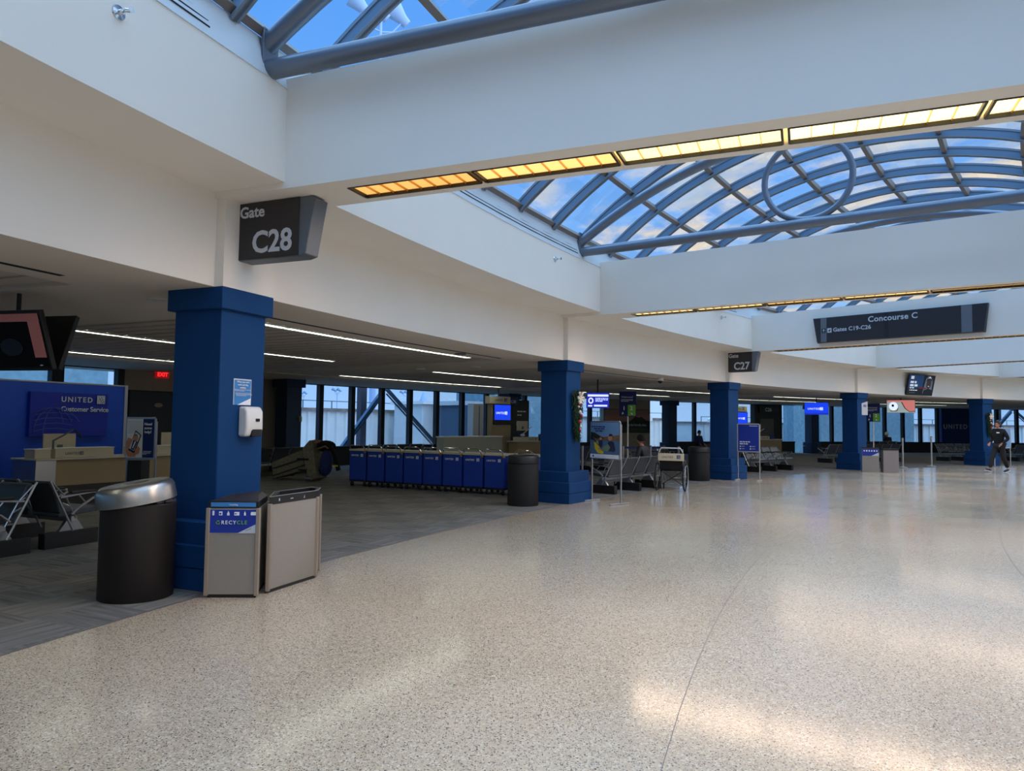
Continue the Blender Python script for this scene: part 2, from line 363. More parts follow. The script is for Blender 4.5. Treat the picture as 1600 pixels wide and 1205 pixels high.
# the far side of the hall
struct(MB().arc(SA, SB, 9.92, DR, SOF-.004, UF+.36, 95).build('wall_right', white))
struct(MB().arc(SA, SB, 9.92, 11.1, SOF, SOF+.1, 95).build('ceiling', white))
struct(MB().arc(SA, SB, 10.95, 11.1, 0, SOF+.1, 95).build('wall_right', mat('wall_right_paint', (214,210,204), .8)))
struct(MB().arc(SA-.02, SA, -12.6, 11.1, -.1, 7.4, 1).build('wall_back', mat('end_wall_paint', (150,146,140), .8)))
struct(MB().arc(SB, SB+.02, -12.6, 11.1, -.1, 7.4, 1).build('wall_far', mat('far_wall_paint', (150,146,140), .8)))
# radial beams across the hall
def radial_box(mb, s, d0, d1, h0, h1, z0, z1):
    a = PH0 + s*DPH; n = Vector((math.cos(a), -math.sin(a), 0)); u = Vector((math.sin(a), math.cos(a), 0)); P = W(s, 0)
    vs = [P + n*d + u*h + Vector((0,0,z)) for z in (z0, z1) for d, h in ((d0,h0),(d1,h0),(d1,h1),(d0,h1))]
    mb.add(vs, [(0,3,2,1),(4,5,6,7),(0,1,5,4),(1,2,6,5),(2,3,7,6),(3,0,4,7)])
BH = .335; BL = -.395; BR = .225; LC = -.05; LW = .155
for k in range(-2, 7):
    mb = MB(); L0, L1 = 1.64, 1.64 + 6*1.26
    radial_box(mb, k, .25, 9.95, BL, LC-LW, BEAMB, BT); radial_box(mb, k, .25, 9.95, LC+LW, BR, BEAMB, BT)
    radial_box(mb, k, .25, L0, LC-LW, LC+LW, BEAMB, BT); radial_box(mb, k, L1, 9.95, LC-LW, LC+LW, BEAMB, BT)
    radial_box(mb, k, L0, L1, LC-LW, LC+LW, BEAMB+.16, BT)
    struct(mb.build('ceiling_beam', white))
# gate area ceiling: plaster margins and long planks
mb = MB()
mb.arc(SA, SB, -1.02, .249, HT-.002, HT+.12, 95); mb.arc(SA, SB, -12.6, -8.62, HT-.02, HT+.12, 95)
for k in range(-3, 7):
    a, b = max(SA, k+.90), min(SB, k+1.13)
    if a < b: mb.arc(a, b, -8.62, -1.02, HT, HT+.12, 4)
struct(mb.build('ceiling', gypsum))
for k in range(-3, 7):
    mb = MB(); n = 22
    for i in range(n):
        a = k+.13 + .77*i/n; b = k+.13 + .77*(i+1)/n - .0075
        if b < SA or a > SB: continue
        mb.arc(max(a,SA), b, -8.62, -1.02, HT+.03, HT+.08, 1)
    struct(mb.build('ceiling', [plank_m]))
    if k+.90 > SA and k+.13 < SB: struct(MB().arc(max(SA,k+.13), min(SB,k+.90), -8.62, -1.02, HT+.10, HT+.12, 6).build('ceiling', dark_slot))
struct(MB().arc(SA, SB, -12.6, .05, HT+.30, HT+.42, 60).build('ceiling', gypsum))
mb = MB()
for k in range(-2, 7): mb.arc(k+.15, k+.86, -.74, -.66, HT-.003, HT+.002, 8)
struct(mb.build('trim_6', dark_slot))
# pilasters over each pillar
mb = MB()
for k in range(-2, 7): radial_box(mb, k, .03, .357, -.357, .357, HT, SOF)
struct(mb.build('wall_left', white))

# ------------------------------------------------------------------ skylight vault
VC, VR, VZ = 5.55, 6.75, 6.74
def vault(th, off=0): return VC + (VR+off)*math.sin(th), VZ - VR + (VR+off)*math.cos(th)
ANG = [math.radians(-41.5 + 10*i*83/80) for i in range(9)]
mbg = MB(); NS = 95
for i in range(NS):
    for j in range(32):
        q = []
        for ss, tt in ((i,j),(i+1,j),(i+1,j+1),(i,j+1)):
            th = math.radians(-42.2 + 84.4*tt/32); d, z = vault(th, .17); q.append(W(SA+(SB-SA)*ss/NS, d, z))
        mbg.quad(*q)
g = mbg.build('window_1', glass_sky); struct(g)
mod = g.modifiers.new('thickness', 'SOLIDIFY'); mod.thickness = .012
g.modifiers.remove(mod)
k0 = -18
mbr = MB(); mbf = MB()
for k in range(k0, 48):
    s = .021 + k/7.0 - .0
    if s < SA+.02 or s > SB-.02: continue
    a = PH0 + s*DPH; u = Vector((math.sin(a), math.cos(a), 0)); pts_in = []; pts_out = []
    for t in range(33):
        th = math.radians(-42 + 84*t/32); d, z = vault(th, 0); pts_in.append(W(s,d,z)); d, z = vault(th, .135); pts_out.append(W(s,d,z))
    def band(mb, A, B, w):
        vs = []; fs = []
        for p, q in zip(A, B): vs += [p-u*w, p+u*w, q+u*w, q-u*w]
        for i in range(len(A)-1):
            for j in range(4): fs.append((i*4+j, i*4+(j+1)%4, i*4+4+(j+1)%4, i*4+4+j))
        fs += [(3,2,1,0), tuple(len(vs)-4+j for j in range(4))]; mb.add(vs, fs)
    band(mbr, pts_in, pts_out, .022)
    F = []
    for t in range(33):
        th = math.radians(-42 + 84*t/32); d, z = vault(th, .02); F.append(W(s,d,z))
    band(mbf, pts_in, F, .05)
    G = []; G2 = []
    for t in range(33):
        th = math.radians(-42 + 84*t/32); d, z = vault(th, .135); G.append(W(s,d,z)); d, z = vault(th, .17); G2.append(W(s,d,z))
    band(mbf, G, G2, .035)
struct(mbr.build('trim_7', rib_m)); struct(mbf.build('trim_8', mat('rib_flange', (120,130,142), .5, metal=.2)))
mb = MB()
for th in ANG:
    d, z = vault(th, .10); c, sn = math.cos(th), math.sin(th)
    prof = [(d + x*c + y*sn, z - x*sn + y*c) for x, y in ((-.04,-.05),(.04,-.05),(.04,.08),(-.04,.08))]
    mb.profile_arc(SA, SB, prof, 95)
struct(mb.build('trim_9', rib_dark))

# ------------------------------------------------------------------ trusses of steel tube under the glass
def truss(s, label, ring=True, zt=4.83):
    a = PH0 + s*DPH; t = thing('roof_truss', label, 'roof truss', W(s, 5.4, zt), heading(s), 'tubular trusses under the skylight')
    # local y = towards windows -> d = 5.4 - y
    def P(d, z): return (0, 5.4-d, z-zt)
    MB().tube([P(.98, zt), P(9.85, zt)], .088, 20).build('tie_tube', steel, t)
    pts = []
    for i in range(33):
        x = -1 + 2*i/32; d = 5.4 + x*4.42; z = 4.97 + 1.38*(1-abs(x)**2.15); pts.append(P(d, z))
    MB().tube(pts, .088, 18).build('arch_tube', steel, t)
    for d in (1.06, 9.74): MB().box(-.10, .10, 5.4-d-.012, 5.4-d+.012, -.14, .36).build('end_plate', steel, t, bev=.004)
    if ring:
        pts = [(0, 5.4-5.06+.66*math.cos(2*PI*i/48), .72+.66*math.sin(2*PI*i/48)) for i in range(48)]
        MB().tube(pts, .05, 12, closed=True).build('ring', steel, t)
    return t
truss(-.072, 'steel tube roof truss in front of the beam at gate C28', True, 4.77)
truss(.862, 'steel tube roof truss with round ring seen behind the amber lit beam')
truss(1.70, 'arched roof truss tube barely showing above the second white beam', False)

# ------------------------------------------------------------------ pillars
def pillar(s, label):
    t = thing_sd('pillar', label, 'pillar', s, 0, 0, 0, 'blue pillars along the carpet edge')
    h = .357
    MB().box(-h,h,-h,h,HT-.212,HT).build('capital', blue, t, bev=.008)
    q = .304; MB().box(-q,q,-.305,.305,.60,HT-.2).build('shaft', blue, t, bev=.012)
    MB().box(-.44,.44,-.445,.42,.40,.63).build('plinth', blue, t, bev=.01)
    MB().box(-.49,.49,-.49,.46,.205,.42).build('plinth', blue, t, bev=.01)
    MB().box(-.485,.485,-.485,.455,0,.20).build('plinth', blue, t, bev=.006)
    return t
p0 = pillar(0, 'nearest blue pillar, with the white soap dispenser and notice on it')
PL = {1: 'second blue pillar, decorated with a hanging Christmas swag, black bin beside it',
      2: 'third blue pillar from the left, under the gate C27 sign',
      3: 'fourth blue pillar, with two tan bins against its base',
      4: 'fifth blue pillar, hung with a swag, next to the walking man'}
for k, lab in PL.items(): dup_sd(p0, lab, k, 0)

# ------------------------------------------------------------------ lamps
ORD = ['first','second','third','fourth','fifth','sixth','seventh','eighth','ninth','tenth']
fr = MB(); w_, l_ = .150, .605
fr.box(-w_-.01, -w_+.006, -l_, l_, 0, .03); fr.box(w_-.006, w_+.01, -l_, l_, 0, .03); fr.box(-w_, w_, -l_-.01, -l_+.008, 0, .03); fr.box(-w_, w_, l_-.008, l_+.01, 0, .03)
bl = thing('ceiling_light', 'x', 'ceiling light', (0,0,0), 0)
fr.build('frame', black, bl)
MB().box(-w_+.004, w_-.004, -l_+.006, l_-.006, .034, .07).build('diffuser', amber, bl)
mb = MB()
for i in range(1, 8):
    y = -l_ + 2*l_*i/8; mb.prism_x([(y-.0015,.014),(y+.0015,.014),(y+.004,.034),(y-.004,.034)], -w_+.006, w_-.006)
mb.build('louver', gold_ref, bl)
def lamp_in(parent, power, col, z, size=150, rad=.0):
    ld = bpy.data.lights.new('lamp', 'SPOT'); ld.energy = power; ld.color = col; ld.spot_size = math.radians(size); ld.spot_blend = .6; ld.shadow_soft_size = rad
    o = bpy.data.objects.new('lamp', ld); C.objects.link(o); o.parent = parent; o.location = (0,0,z); return o
for yy in (-.4, 0, .4):
    lamp_in(bl, 25, (1,.72,.52), -.02, 176, .22).location.y = yy
first = True
BN = {0: 'under the big beam above gate C28', 1: 'under the second white beam', 2: 'under the beam with the long concourse sign', 3: 'under the fourth beam, past gate C27', 4: 'under the farthest beam', -1: 'under the beam behind the viewer'}
lit = {0: [(.0,.62),(.25,.9),(.8,1.5),(1,1.7),(1,1.7),(.9,1.6)], 1: [(1,1.5),(.8,1.2),(.35,.7),(.5,.9),(.1,.15),(.5,.9)]}
lamp_objs = []
for b in (-1, 0, 1, 2, 3, 4):
    for i in range(6):
        d = 2.27 + 1.26*i; lab = '%s lit louvered light from the left %s' % (ORD[i], BN[b])
        a = PH0 + b*DPH; u = Vector((math.sin(a), math.cos(a), 0)); n = Vector((math.cos(a), -math.sin(a), 0))
        loc = W(b, 0) + n*d + u*LC + Vector((0,0,BEAMB-.006))
        if first: o = bl; o['label'] = lab; o['group'] = 'louvered lights under the beams'; o.location = loc; o.rotation_euler = (0,0,heading(b)); first = False
        else: o = dup(bl, lab, loc, heading(b), 'louvered lights under the beams')
        c0, e0 = lit.get(b, [(.9,1.3),(.6,1.1),(1,1.4),(.6,1.1),(.9,1.3),(.6,1.1)])[i]
        for ch in o.children:
            if ch.name.startswith('diffuser'): ch.color = (c0,c0,c0,e0*1.25)
# long strip lights in the gate ceiling
sl = thing('strip_light', 'x', 'ceiling light')
MB().box(-.60,.60,-.055,.055,0,.02).build('diffuser', strip_e, sl)
mb = MB(); mb.box(-.61,.61,-.066,-.055,-.004,.02); mb.box(-.61,.61,.055,.066,-.004,.02); mb.box(-.61,-.60,-.066,.066,-.004,.02); mb.box(.60,.61,-.066,.066,-.004,.02)
mb.build('frame', whitepl, sl)
first = True
rows = {'nearest': -1.33, 'middle': -4.6, 'farthest': -8.15}
place = {'nearest': [(-1,.12,.86),(0,.14,.88)], 'middle': [(0,.13,.87),(1,.13,.86),(2,.14,.80),(3,.1,.8),(4,.1,.8)], 'farthest': [(0,.13,.95),(1,.13,.92),(2,.14,.97),(3,.2,.97),(4,.1,.9)]}
area = {-1: 'above the carpet at the far left', 0: 'over the customer service bay', 1: 'over the row of blue carts', 2: 'over the kayak poster bay', 3: 'over the bay right of gate C27', 4: 'over the stanchion bay'}
area = {-1: 'at the far left edge', 0: 'between the first and second pillars', 1: 'between the second and third pillars', 2: 'between the third and fourth pillars', 3: 'between the fourth and fifth pillars', 4: 'right of the fifth pillar'}
for rn, dd in rows.items():
    for b, a0, a1 in place[rn]:
        step = 1.235/(DPH*(RAD0-dd)); m = int((a1-a0)/step)
        for i in range(m):
            s = b + a0 + step*(i+.5); lab = '%s strip light of the %s row %s' % (ORD[i], rn, area[b])
            loc = W(s, dd, HT-.012 + (.028 if rn != 'x' else 0))
            if first: o = sl; o['label'] = lab; o['group'] = 'strip lights in the gate ceiling'; o.location = loc; o.rotation_euler = (0,0,heading(s)); first = False
            else: dup(sl, lab, loc, heading(s), 'strip lights in the gate ceiling')

# ------------------------------------------------------------------ lettering and flat prints
_fontcache = {}
def text_mesh(body, size, bold=0.0, spacing=1.0, align='LEFT', extr=.0015):
    key = (body, size, bold, spacing, align, extr)
    if key in _fontcache: return _fontcache[key]
    cu = bpy.data.curves.new('t', 'FONT'); cu.body = body; cu.size = size; cu.offset = bold*size; cu.space_character = spacing
    cu.align_x = align; cu.extrude = extr; cu.resolution_u = 3
    o = bpy.data.objects.new('t', cu); C.objects.link(o); dg = bpy.context.evaluated_depsgraph_get(); dg.update()
    me = bpy.data.meshes.new_from_object(o.evaluated_get(dg)); bpy.data.objects.remove(o); bpy.data.curves.remove(cu)
    _fontcache[key] = me; return me
def text(parent, body, size, m, loc, rz=0, bold=.02, spacing=1.05, align='LEFT', name='lettering', tilt=0, extr=.0015, sx=1.0):
    me = text_mesh(body, size, bold, spacing, align, extr).copy(); me.materials.clear(); me.materials.append(m)
    o = bpy.data.objects.new(name, me); C.objects.link(o); o.parent = parent; o.location = loc; o.rotation_euler = (PI/2 - tilt, 0, rz); o.scale = (sx, 1, 1); return o
def art(parent, name, loc, rz, shapes, tilt=0, t0=.001):
    """flat print: shapes = [(material, [(x, z), ...]), ...] drawn back to front on a panel facing local -y"""
    mats = []; mb = MB(); i = 0
    for m, pts in shapes:
        if m not in mats: mats.append(m)
        mb.mi = mats.index(m); i += 1; y = -t0*i
        mb.prism_y(pts, y, y + t0*.9)
    o = mb.build(name, mats, parent, smooth=False); o.location = loc; o.rotation_euler = (-tilt, 0, rz); return o
def R(x0, z0, x1, z1): return [(x0,z0),(x1,z0),(x1,z1),(x0,z1)]
def disc(cx, cz, r, n=18, rz=None): return [(cx + r*math.cos(2*PI*i/n), cz + (rz or r)*math.sin(2*PI*i/n)) for i in range(n)]
def globe_shapes(x, z, w, fg, bg):
    """square emblem with curved grid lines"""
    sh = [(fg, R(x, z, x+w, z+w))]
    for k in range(3):
        rr = w*(.35+.27*k); th = w*.035
        arc_o = [(x+w - rr*math.cos(a), z + rr*math.sin(a)) for a in [i*PI/2/8 for i in range(9)]]
        arc_i = [(x+w - (rr-th)*math.cos(a), z + (rr-th)*math.sin(a)) for a in [i*PI/2/8 for i in range(8,-1,-1)]]
        sh.append((bg, arc_o + arc_i))
    for k in range(2):
        x0 = x + w*(.12+.3*k); sh.append((bg, [(x0, z+w*.95), (x0+w*.04, z+w*.95), (x0+w*.55, z+w*.08), (x0+w*.51, z+w*.05)]))
    return sh
def brand(parent, size, m, bgm, loc, rz=0, tilt=0):
    """airline word mark followed by its square emblem"""
    x, y, z = loc; wd = size*4.05
    text(parent, 'UNITED', size, m, loc, rz, .015, 1.25, tilt=tilt)
    c, s_ = math.cos(rz), math.sin(rz)
    art(parent, 'emblem', (x + c*wd*1.03, y + s_*wd*1.03, z), rz, globe_shapes(0, -size*.18, size*1.05, m, bgm), tilt)
def lines(x0, z0, w, rows, h, gap, m, seed=1):
    rnd = random.Random(seed); out = []
    for i in range(rows):
        z = z0 - i*(h+gap); x = x0; e = x0 + w*(1 if i < rows-1 else .6)
        while x < e - h:
            l = min(e-x, h*rnd.uniform(1.2, 4)); out.append((m, R(x, z-h, x+l, z))); x += l + h*.6
    return out

# ------------------------------------------------------------------ window walls
frame_m = mat('window_frame_black', (26,24,26), .5, metal=.2)
sillw = mat('sill_wall', (40,40,42), .7)
wn = [2]
def window_run(s0, s1, d, muls, name=None):
    o = struct(thing('window_%d' % wn[0], '', '', (0,0,0)))
    del o['label']; del o['category']; wn[0] += 1
    mb = MB(); mb.arc(s0, s1, d-.10, d+.08, 2.84, HT+.02); mb.arc(s0, s1, d-.10, d+.10, .60, .68)
    for s in muls: radial_box(mb, s, d-.10, d+.10, -.085, .085, .62, 2.86)
    mb.build('frame', frame_m, o)
    MB().arc(s0, s1, d-.012, d, .66, 2.86).build('pane', glass_win, o)
    struct(MB().arc(s0, s1, d-.2, d+.06, 0, .62).build('wall_windows', sillw))
M0 = [1.262 + .128*i for i in range(8)]
window_run(1.19, 2.20, -12.3, M0)
window_run(2.28, 2.84, -12.3, [2.37, 2.50, 2.63, 2.76])
window_run(3.30, 3.92, -12.3, [3.31, 3.445, 3.58, 3.72, 3.85])
window_run(4.04, 4.14, -12.3, [4.04])
window_run(4.27, 5.16, -12.3, [4.27, 4.405, 4.53, 4.655, 4.775, 4.90, 5.02, 5.135])
window_run(5.37, 6.6, -12.3, [5.40, 5.53, 5.66, 5.79, 5.92])
window_run(-2.6, .712, -11.4, [-.2, -.05, .10, .25, .40, .555, .565, .705])
sw = [(.712, 1.19, -11.4, tan), (2.84, 3.14, -12.2, tan), (3.92, 4.04, -12.2, softblack), (5.16, 5.37, -12.2, ubl_dark)]
for a, b, d, m in sw: struct(MB().arc(a, b, d-.3, d, 0, HT+.02).build('wall_windows', m))
struct(MB().arc(6.6, 6.9, -12.5, -12.2, 0, HT+.02).build('wall_windows', tan))
radw = MB(); radial_box(radw, 1.185, -12.5, -11.3, -.1, .1, 0, HT); struct(radw.build('wall_windows', dkblue))
# dark doorway under the exit sign
dr = struct(thing('door_1', '', '')); del dr['label']; del dr['category']
MB().arc(.732, .855, -11.42, -11.36, 0, 2.30).build('door_leaf', mat('door_leaf', (16,24,34), .4), dr)
mb = MB(); mb.arc(.728, .732, -11.42, -11.33, 0, 2.34, 1); mb.arc(.855, .859, -11.42, -11.33, 0, 2.34, 1); mb.arc(.728, .859, -11.42, -11.33, 2.30, 2.34, 2)
mb.build('door_frame', frame_m, dr)
t = thing_sd('door_bell_box', 'oval tan plate on the dark door under the exit sign', 'wall plate', .805, -11.36, 1.96)
MB().lathe([(.001,0),(.10,0),(.10,.02),(.001,.03)], 20).build('plate', tan, t); t.children[0].rotation_euler = (PI/2,0,0); t.children[0].scale = (1.2,.6,1)
# square dark pillars along the windows
fp = thing_sd('window_pillar', 'dark blue pillar at the left end of the windows, behind the first pillar', 'pillar', 1.165, -10.75, 0, 0, 'dark pillars by the windows')
MB().box(-.28,.28,-.28,.28,0,HT-.26).build('shaft', dkblue, fp, bev=.01); MB().box(-.36,.36,-.36,.36,HT-.27,HT).build('capital', dkblue, fp, bev=.01)
for z in (.42, .66): MB().box(-.36,.36,-.36,.36,z-.22 if z > .5 else 0,z).build('plinth', dkblue, fp, bev=.01)
for s, lab in ((2.23,'dark pillar behind the podium tower left of the second blue pillar'), (3.215,'dark blue pillar beside the landscape mural'), (4.205,'dark pillar left of the hanging blue screen')):
    dup_sd(fp, lab, s, -11.6, 0, 0, 'dark pillars by the windows')
t = thing_sd('wall_switch', 'small beige switch box on the dark pillar by the windows', 'switch', 1.165, -10.75, 1.62)
MB().box(.16,.26,-.34,-.282,-.07,.10).build('switch_box', tan, t, bev=.01)

# ------------------------------------------------------------------ outside
struct(MB().arc(-3.5, 9, -90, -13.5, -4.6, -4.5, 60).build('ground', tarmac))
struct(MB().arc(-2.8, .93, -19, -16.5, -4.5, 3.6, 30).build('outer_wall', teal))
struct(MB().arc(4.56, 5.2, -19, -15.2, -4.5, 3.4, 12).build('outer_wall', teal))
struct(MB().arc(2.46, 2.95, -19, -15.5, -4.5, 3.3, 12).build('outer_wall', teal))
def jet_bridge(label, s, d, length, rot, ztop=2.0, group='jet bridges outside the windows'):
    t = thing('jet_bridge', label, 'jet bridge', W(s,d,-4.5), heading(s)+rot, group)
    mb = MB(); H_ = ztop+4.5; n = int(length/.55)
    prof = []
    for i in range(n):
        x = i*.55; prof += [(x,0),(x+.30,0),(x+.36,-.09),(x+.49,-.09)]
    prof += [(n*.55,0),(n*.55,3.0),(0,3.0)]
    mb.prism(prof, 2.6, H_); mb.build('tunnel', offblue, t, smooth=False)
    MB().box(-.1,n*.55+.1,-.2,3.1,H_,H_+.14).build('roof_edge', rust, t)
    mb = MB()
    for i in range(0, n, 3): mb.box(i*.55, i*.55+.04, -.12, -.08, H_+.14, H_+.50)
    mb.box(0, n*.55, -.12, -.08, H_+.46, H_+.50); mb.build('railing', steel, t)
    for x in (1.5, n*.55-2): MB().box(x,x+.6,1.0,1.6,0,2.6).build('support_leg', steel, t)
    return t
jet_bridge('long pale blue corrugated jet bridge outside the left windows', 1.48, -19.5, 11.8, .02, 2.05)
jet_bridge('pale jet bridge outside the windows right of the landscape mural', 3.18, -19, 9, .15, 1.9)
jet_bridge('jet bridge seen right of gate C26 through the far windows', 4.05, -20, 9, .1, 1.7)
jet_bridge('jet bridge seen behind the walking man', 5.3, -21, 16, 0, 1.75)
t = thing_sd('jet_bridge_bellows', 'dark ribbed bellows of a jet bridge beside the desk tower', 'jet bridge', 2.215, -14.4, -4.5)
mb = MB(); prof = []
for i in range(12): x = i*.17; prof += [(x,0),(x+.08,-.07)]
prof += [(12*.17,0),(12*.17,2.2),(0,2.2)]
mb.prism(prof, 2.6, 6.9); mb.build('bellows', mat('bellows_cloth', (70,88,104), .8), t, smooth=False)
MB().box(-.1,2.3,.2,2.3,6.9,7.1).build('roof_edge', offblue, t)
t = thing_sd('jet_bridge_cab', 'flat white end cab of the jet bridge by the ribbed bellows', 'jet bridge', 2.155, -16.9, -4.5)
MB().box(0,1.35,0,2.4,2.6,6.95).build('cab_wall', offblue, t, bev=.03); MB().box(-.12,1.5,-.2,2.6,6.95,7.1).build('roof_edge', whitepl, t)
for s, lab in ((3.42, 'white peaked canopy outside, right of the mural'), (4.08, 'pointed white canopy outside, beside gate C26')):
    t = thing_sd('canopy', lab, 'canopy', s, -16.5, -4.5); mb = MB(); mb.prism_y([(-.9,6.3),(.9,6.3),(.9,6.5),(0,7.2),(-.9,6.5)], 0, 2); mb.build('roof', whitepl, t, smooth=False)
    MB().box(-.8,.8,.1,1.9,3.2,6.3).build('booth', offblue, t); MB().box(-.8,-.7,.1,.2,0,3.2).build('leg', steel, t)
# steel braces and a post just outside the glass
bs = mat('brace_paint', (70,96,118), .5, metal=.3)
def brace(label, s0, z0, s1, z1, d=-13.4):
    a, b = W(s0,d,z0), W(s1,d,z1); t = thing('steel_brace', label, 'steel brace', a, 0, 'diagonal braces outside the windows')
    v = b-a; MB().bar((0,0,0), v, .16, .10).build('upper_chord', bs, t); MB().bar((.0,.0,-.2), v+Vector((0,0,-.2)), .05, .05).build('lower_chord', bs, t)
brace('left leg of the inverted V brace outside the windows', 1.48, -.2, 1.722, 2.9, -13.2)
brace('right leg of the inverted V brace outside the windows', 1.732, 2.9, 2.06, -.2, -13.2)
brace('brace slanting down behind the grey upturned cart', 1.17, 2.7, 1.44, -.2)
brace('left leg of the brace behind the walking man', 5.45, -.2, 5.715, 2.9)
brace('right leg of the brace behind the walking man', 5.725, 2.9, 6.05, -.2)
for s, lab in ((1.672, 'brown steel post outside, crossing the windows above the left carts'), (5.66, 'brown steel post outside, beside the walking man')):
    t = thing_sd('outdoor_post', lab, 'post', s, -13.9, -4.5, 0, 'steel posts outside the windows')
    MB().box(-.14,.14,-.14,.14,0,8).build('post', mat('post_paint', (62,60,68), .6), t); MB().box(-.2,.2,-.2,.2,0,.08).build('base_plate', bs, t)
# floodlight masts
def mast(label, x, y, h, n=3, sc_=1.0, rz=0):
    t = thing('light_mast', label, 'light mast', (x,y,-4.5), rz, 'floodlight masts outdoors')
    MB().tube([(0,0,0),(0,0,h*.6),(0,0,h)], [.16*sc_,.12*sc_,.07*sc_], 10).build('mast_pole', sky_lamp, t)
    for i in range(n):
        x = (i-(n-1)/2)*.95*sc_; m = MB(); m.tube([(0,0,h-.5*sc_),(x*.6,0,h-.35*sc_),(x,0,h+.15*sc_)], .04*sc_, 8); m.build('bracket', sky_lamp, t)
        m = MB(); m.M = Matrix.Translation((x,0,h+.45*sc_)) @ Matrix.Rotation(-.9,4,'Y') @ Matrix.Scale(sc_,4)
        m.lathe([(.10,-.42),(.22,-.40),(.26,-.1),(.30,.02),(.44,.40),(.44,.46),(.05,.46)], 16); m.build('floodlight', sky_lamp, t)
    return t
mast('cluster of three floodlights seen up through the nearest skylight', -9.0, 46.0, 32.6, 3, 1.45, .5)
mast('thin floodlight mast far beyond the left windows', -18.4, 75.0, 9.1, 2, .55)
mast('faint floodlight mast left of the first one beyond the windows', -22.8, 78.0, 8.9, 2, .5)
mast('distant mast above the jet bridge roof over the blue carts', -12.4, 84.0, 9.3, 3, .55)
t = thing('control_tower', 'small distant tower above the jet bridge roof', 'tower', (-11.4, 92, -4.5)); mb = MB(); mb.box(-.35,.35,-.35,.35,0,7.3); mb.build('tower_shaft', sky_lamp, t)
MB().lathe([(.4,7.3),(.7,8.0),(.6,8.6),(.1,9.9)], 12).build('tower_cab', sky_lamp, t)

# ------------------------------------------------------------------ seats
def bench(label, n=4, loc=None, rz=0, group='rows of linked airport seats', seatm=leather):
    t = thing('seating_row', label, 'seats', loc or (0,0,0), rz, group); w = .60
    MB().box(-.05,.03,.08,n*w+.02,.30,.37).build('beam', alu, t, bev=.005)
    ys = [.16] + [w*2*k for k in range(1, (n+1)//2)] + [n*w-.06]
    for y in ys:
        MB().box(-.36,.34,y-.06,y+.06,0,.19).build('pedestal', black, t, bev=.006)
        MB().prism_y([(-.16,.19),(.16,.19),(.04,.36),(-.04,.36)], y-.03, y+.03).build('foot', alu, t, bev=.003)
    for i in range(n):
        y0, y1 = .07+i*w, .07+(i+1)*w-.06
        m = MB(); m.prism_y([(-.20,.37),(.30,.40),(.33,.42),(.32,.455),(.27,.475),(-.16,.44),(-.20,.41)], y0+.02, y1-.02); m.build('seat', seatm, t, bev=.014)
        m = MB(); m.prism_y([(-.15,.42),(-.20,.42),(-.30,.72),(-.36,.80),(-.33,.825),(-.28,.80),(-.24,.70)], y0+.02, y1-.02); m.build('backrest', seatm, t, bev=.014)
    for i in range(n+1):
        y = .04 + i*w
        m = MB(); m.tube([(-.05,y,.20),(-.15,y,.40),(-.25,y,.60),(-.35,y,.80),(-.37,y,.83)], .014, 8); m.tube([(-.02,y,.35),(-.16,y,.62),(-.33,y,.80)], .010, 6)
        m.tube([(-.10,y,.50),(-.20,y,.55)], .009, 6); m.tube([(-.14,y,.60),(-.24,y,.66)], .009, 6); m.build('side_frame', alu, t)
        m = MB(); m.tube([(-.23,y,.62),(-.02,y,.64),(.20,y,.66),(.27,y,.65),(.28,y,.62),(.20,y,.58),(.02,y,.48),(-.08,y,.40)], .015, 8)
        m.tube([(.0,y,.64),(.10,y,.53)], .010, 6); m.build('armrest', alu, t)
        m = MB(); m.box(-.10,.24,y-.026,y+.026,.655,.685); m.build('arm_pad', black, t, bev=.01)
    return t
def bench_at(label, s, d, rot, n, src, group='rows of linked airport seats'): return dup_sd(src, label, s, d, 0, rot, group)
b4 = bench('front seat row at far left, facing away with black armrest ends', 5, W(.072,-2.85), heading(.072))
b4.rotation_euler.z = heading(.072)                              # row runs to the windows, seats face down the hall
m_ = dup_sd(b4, 'seat row at the left edge, its grey leather backrest facing the viewer', -.03, -2.95+5*.6+.0, 0, PI, 'rows of linked airport seats')
m_.location = W(-.028, -2.85-3.05)
b3 = bench('seat row behind the kayak poster stand, backs towards the hall', 4, W(1.10,-.55), heading(1.10)+PI/2)
# seats facing the windows: local x -> outwards; row runs back along the hall
bench_at('seat row under the windows behind the upturned grey cart', 1.19, -9.6, PI/2, 4, b3)
bench_at('seat row behind the left end of the blue carts', 1.62, -9.9, PI/2, 4, b3)
bench_at('seat row behind the middle of the blue carts', 1.90, -9.9, PI/2, 4, b3)
b3.location = W(1.505, 0.0); b3.rotation_euler.z = heading(1.505)+PI/2
bench_at('seat row at the gate left of the third pillar, facing the hall', 2.02, -3.4, -PI/2, 4, b3)
bench_at('seat row behind the wheelchair, backs towards the viewer', 2.02, -4.6, PI/2, 4, b3)
bench_at('seat row beneath the windows at the mural gate', 3.35, -9.8, -PI/2, 4, b3)
bg2 = bench('worn grey seat row right of the third pillar, facing the hall', 4, W(2.40,-1.05), heading(2.40)-PI/2, 'rows of linked airport seats', leather_lt)
bench_at('seat row back to back behind the worn grey one right of the third pillar', 2.70, -2.1, PI/2, 4, b3)
bench_at('seat row left of the fourth pillar, farther into the gate', 2.90, -4.6, PI/2, 4, b3)
bench_at('seat row behind the left stanchion', 3.62, -3.4, PI/2, 4, b3)
bench_at('seat row between the two stanchions', 3.90, -3.5, PI/2, 4, b3)
bench_at('seat row right of the right stanchion, near the fifth pillar', 4.20, -3.2, -PI/2, 4, b3)
bench_at('seat row far back under the windows behind the stanchions', 4.45, -8.2, PI/2, 4, b3)
bench_at('seat row behind the walking man at the right edge', 4.90, -2.6, PI/2, 4, b3)

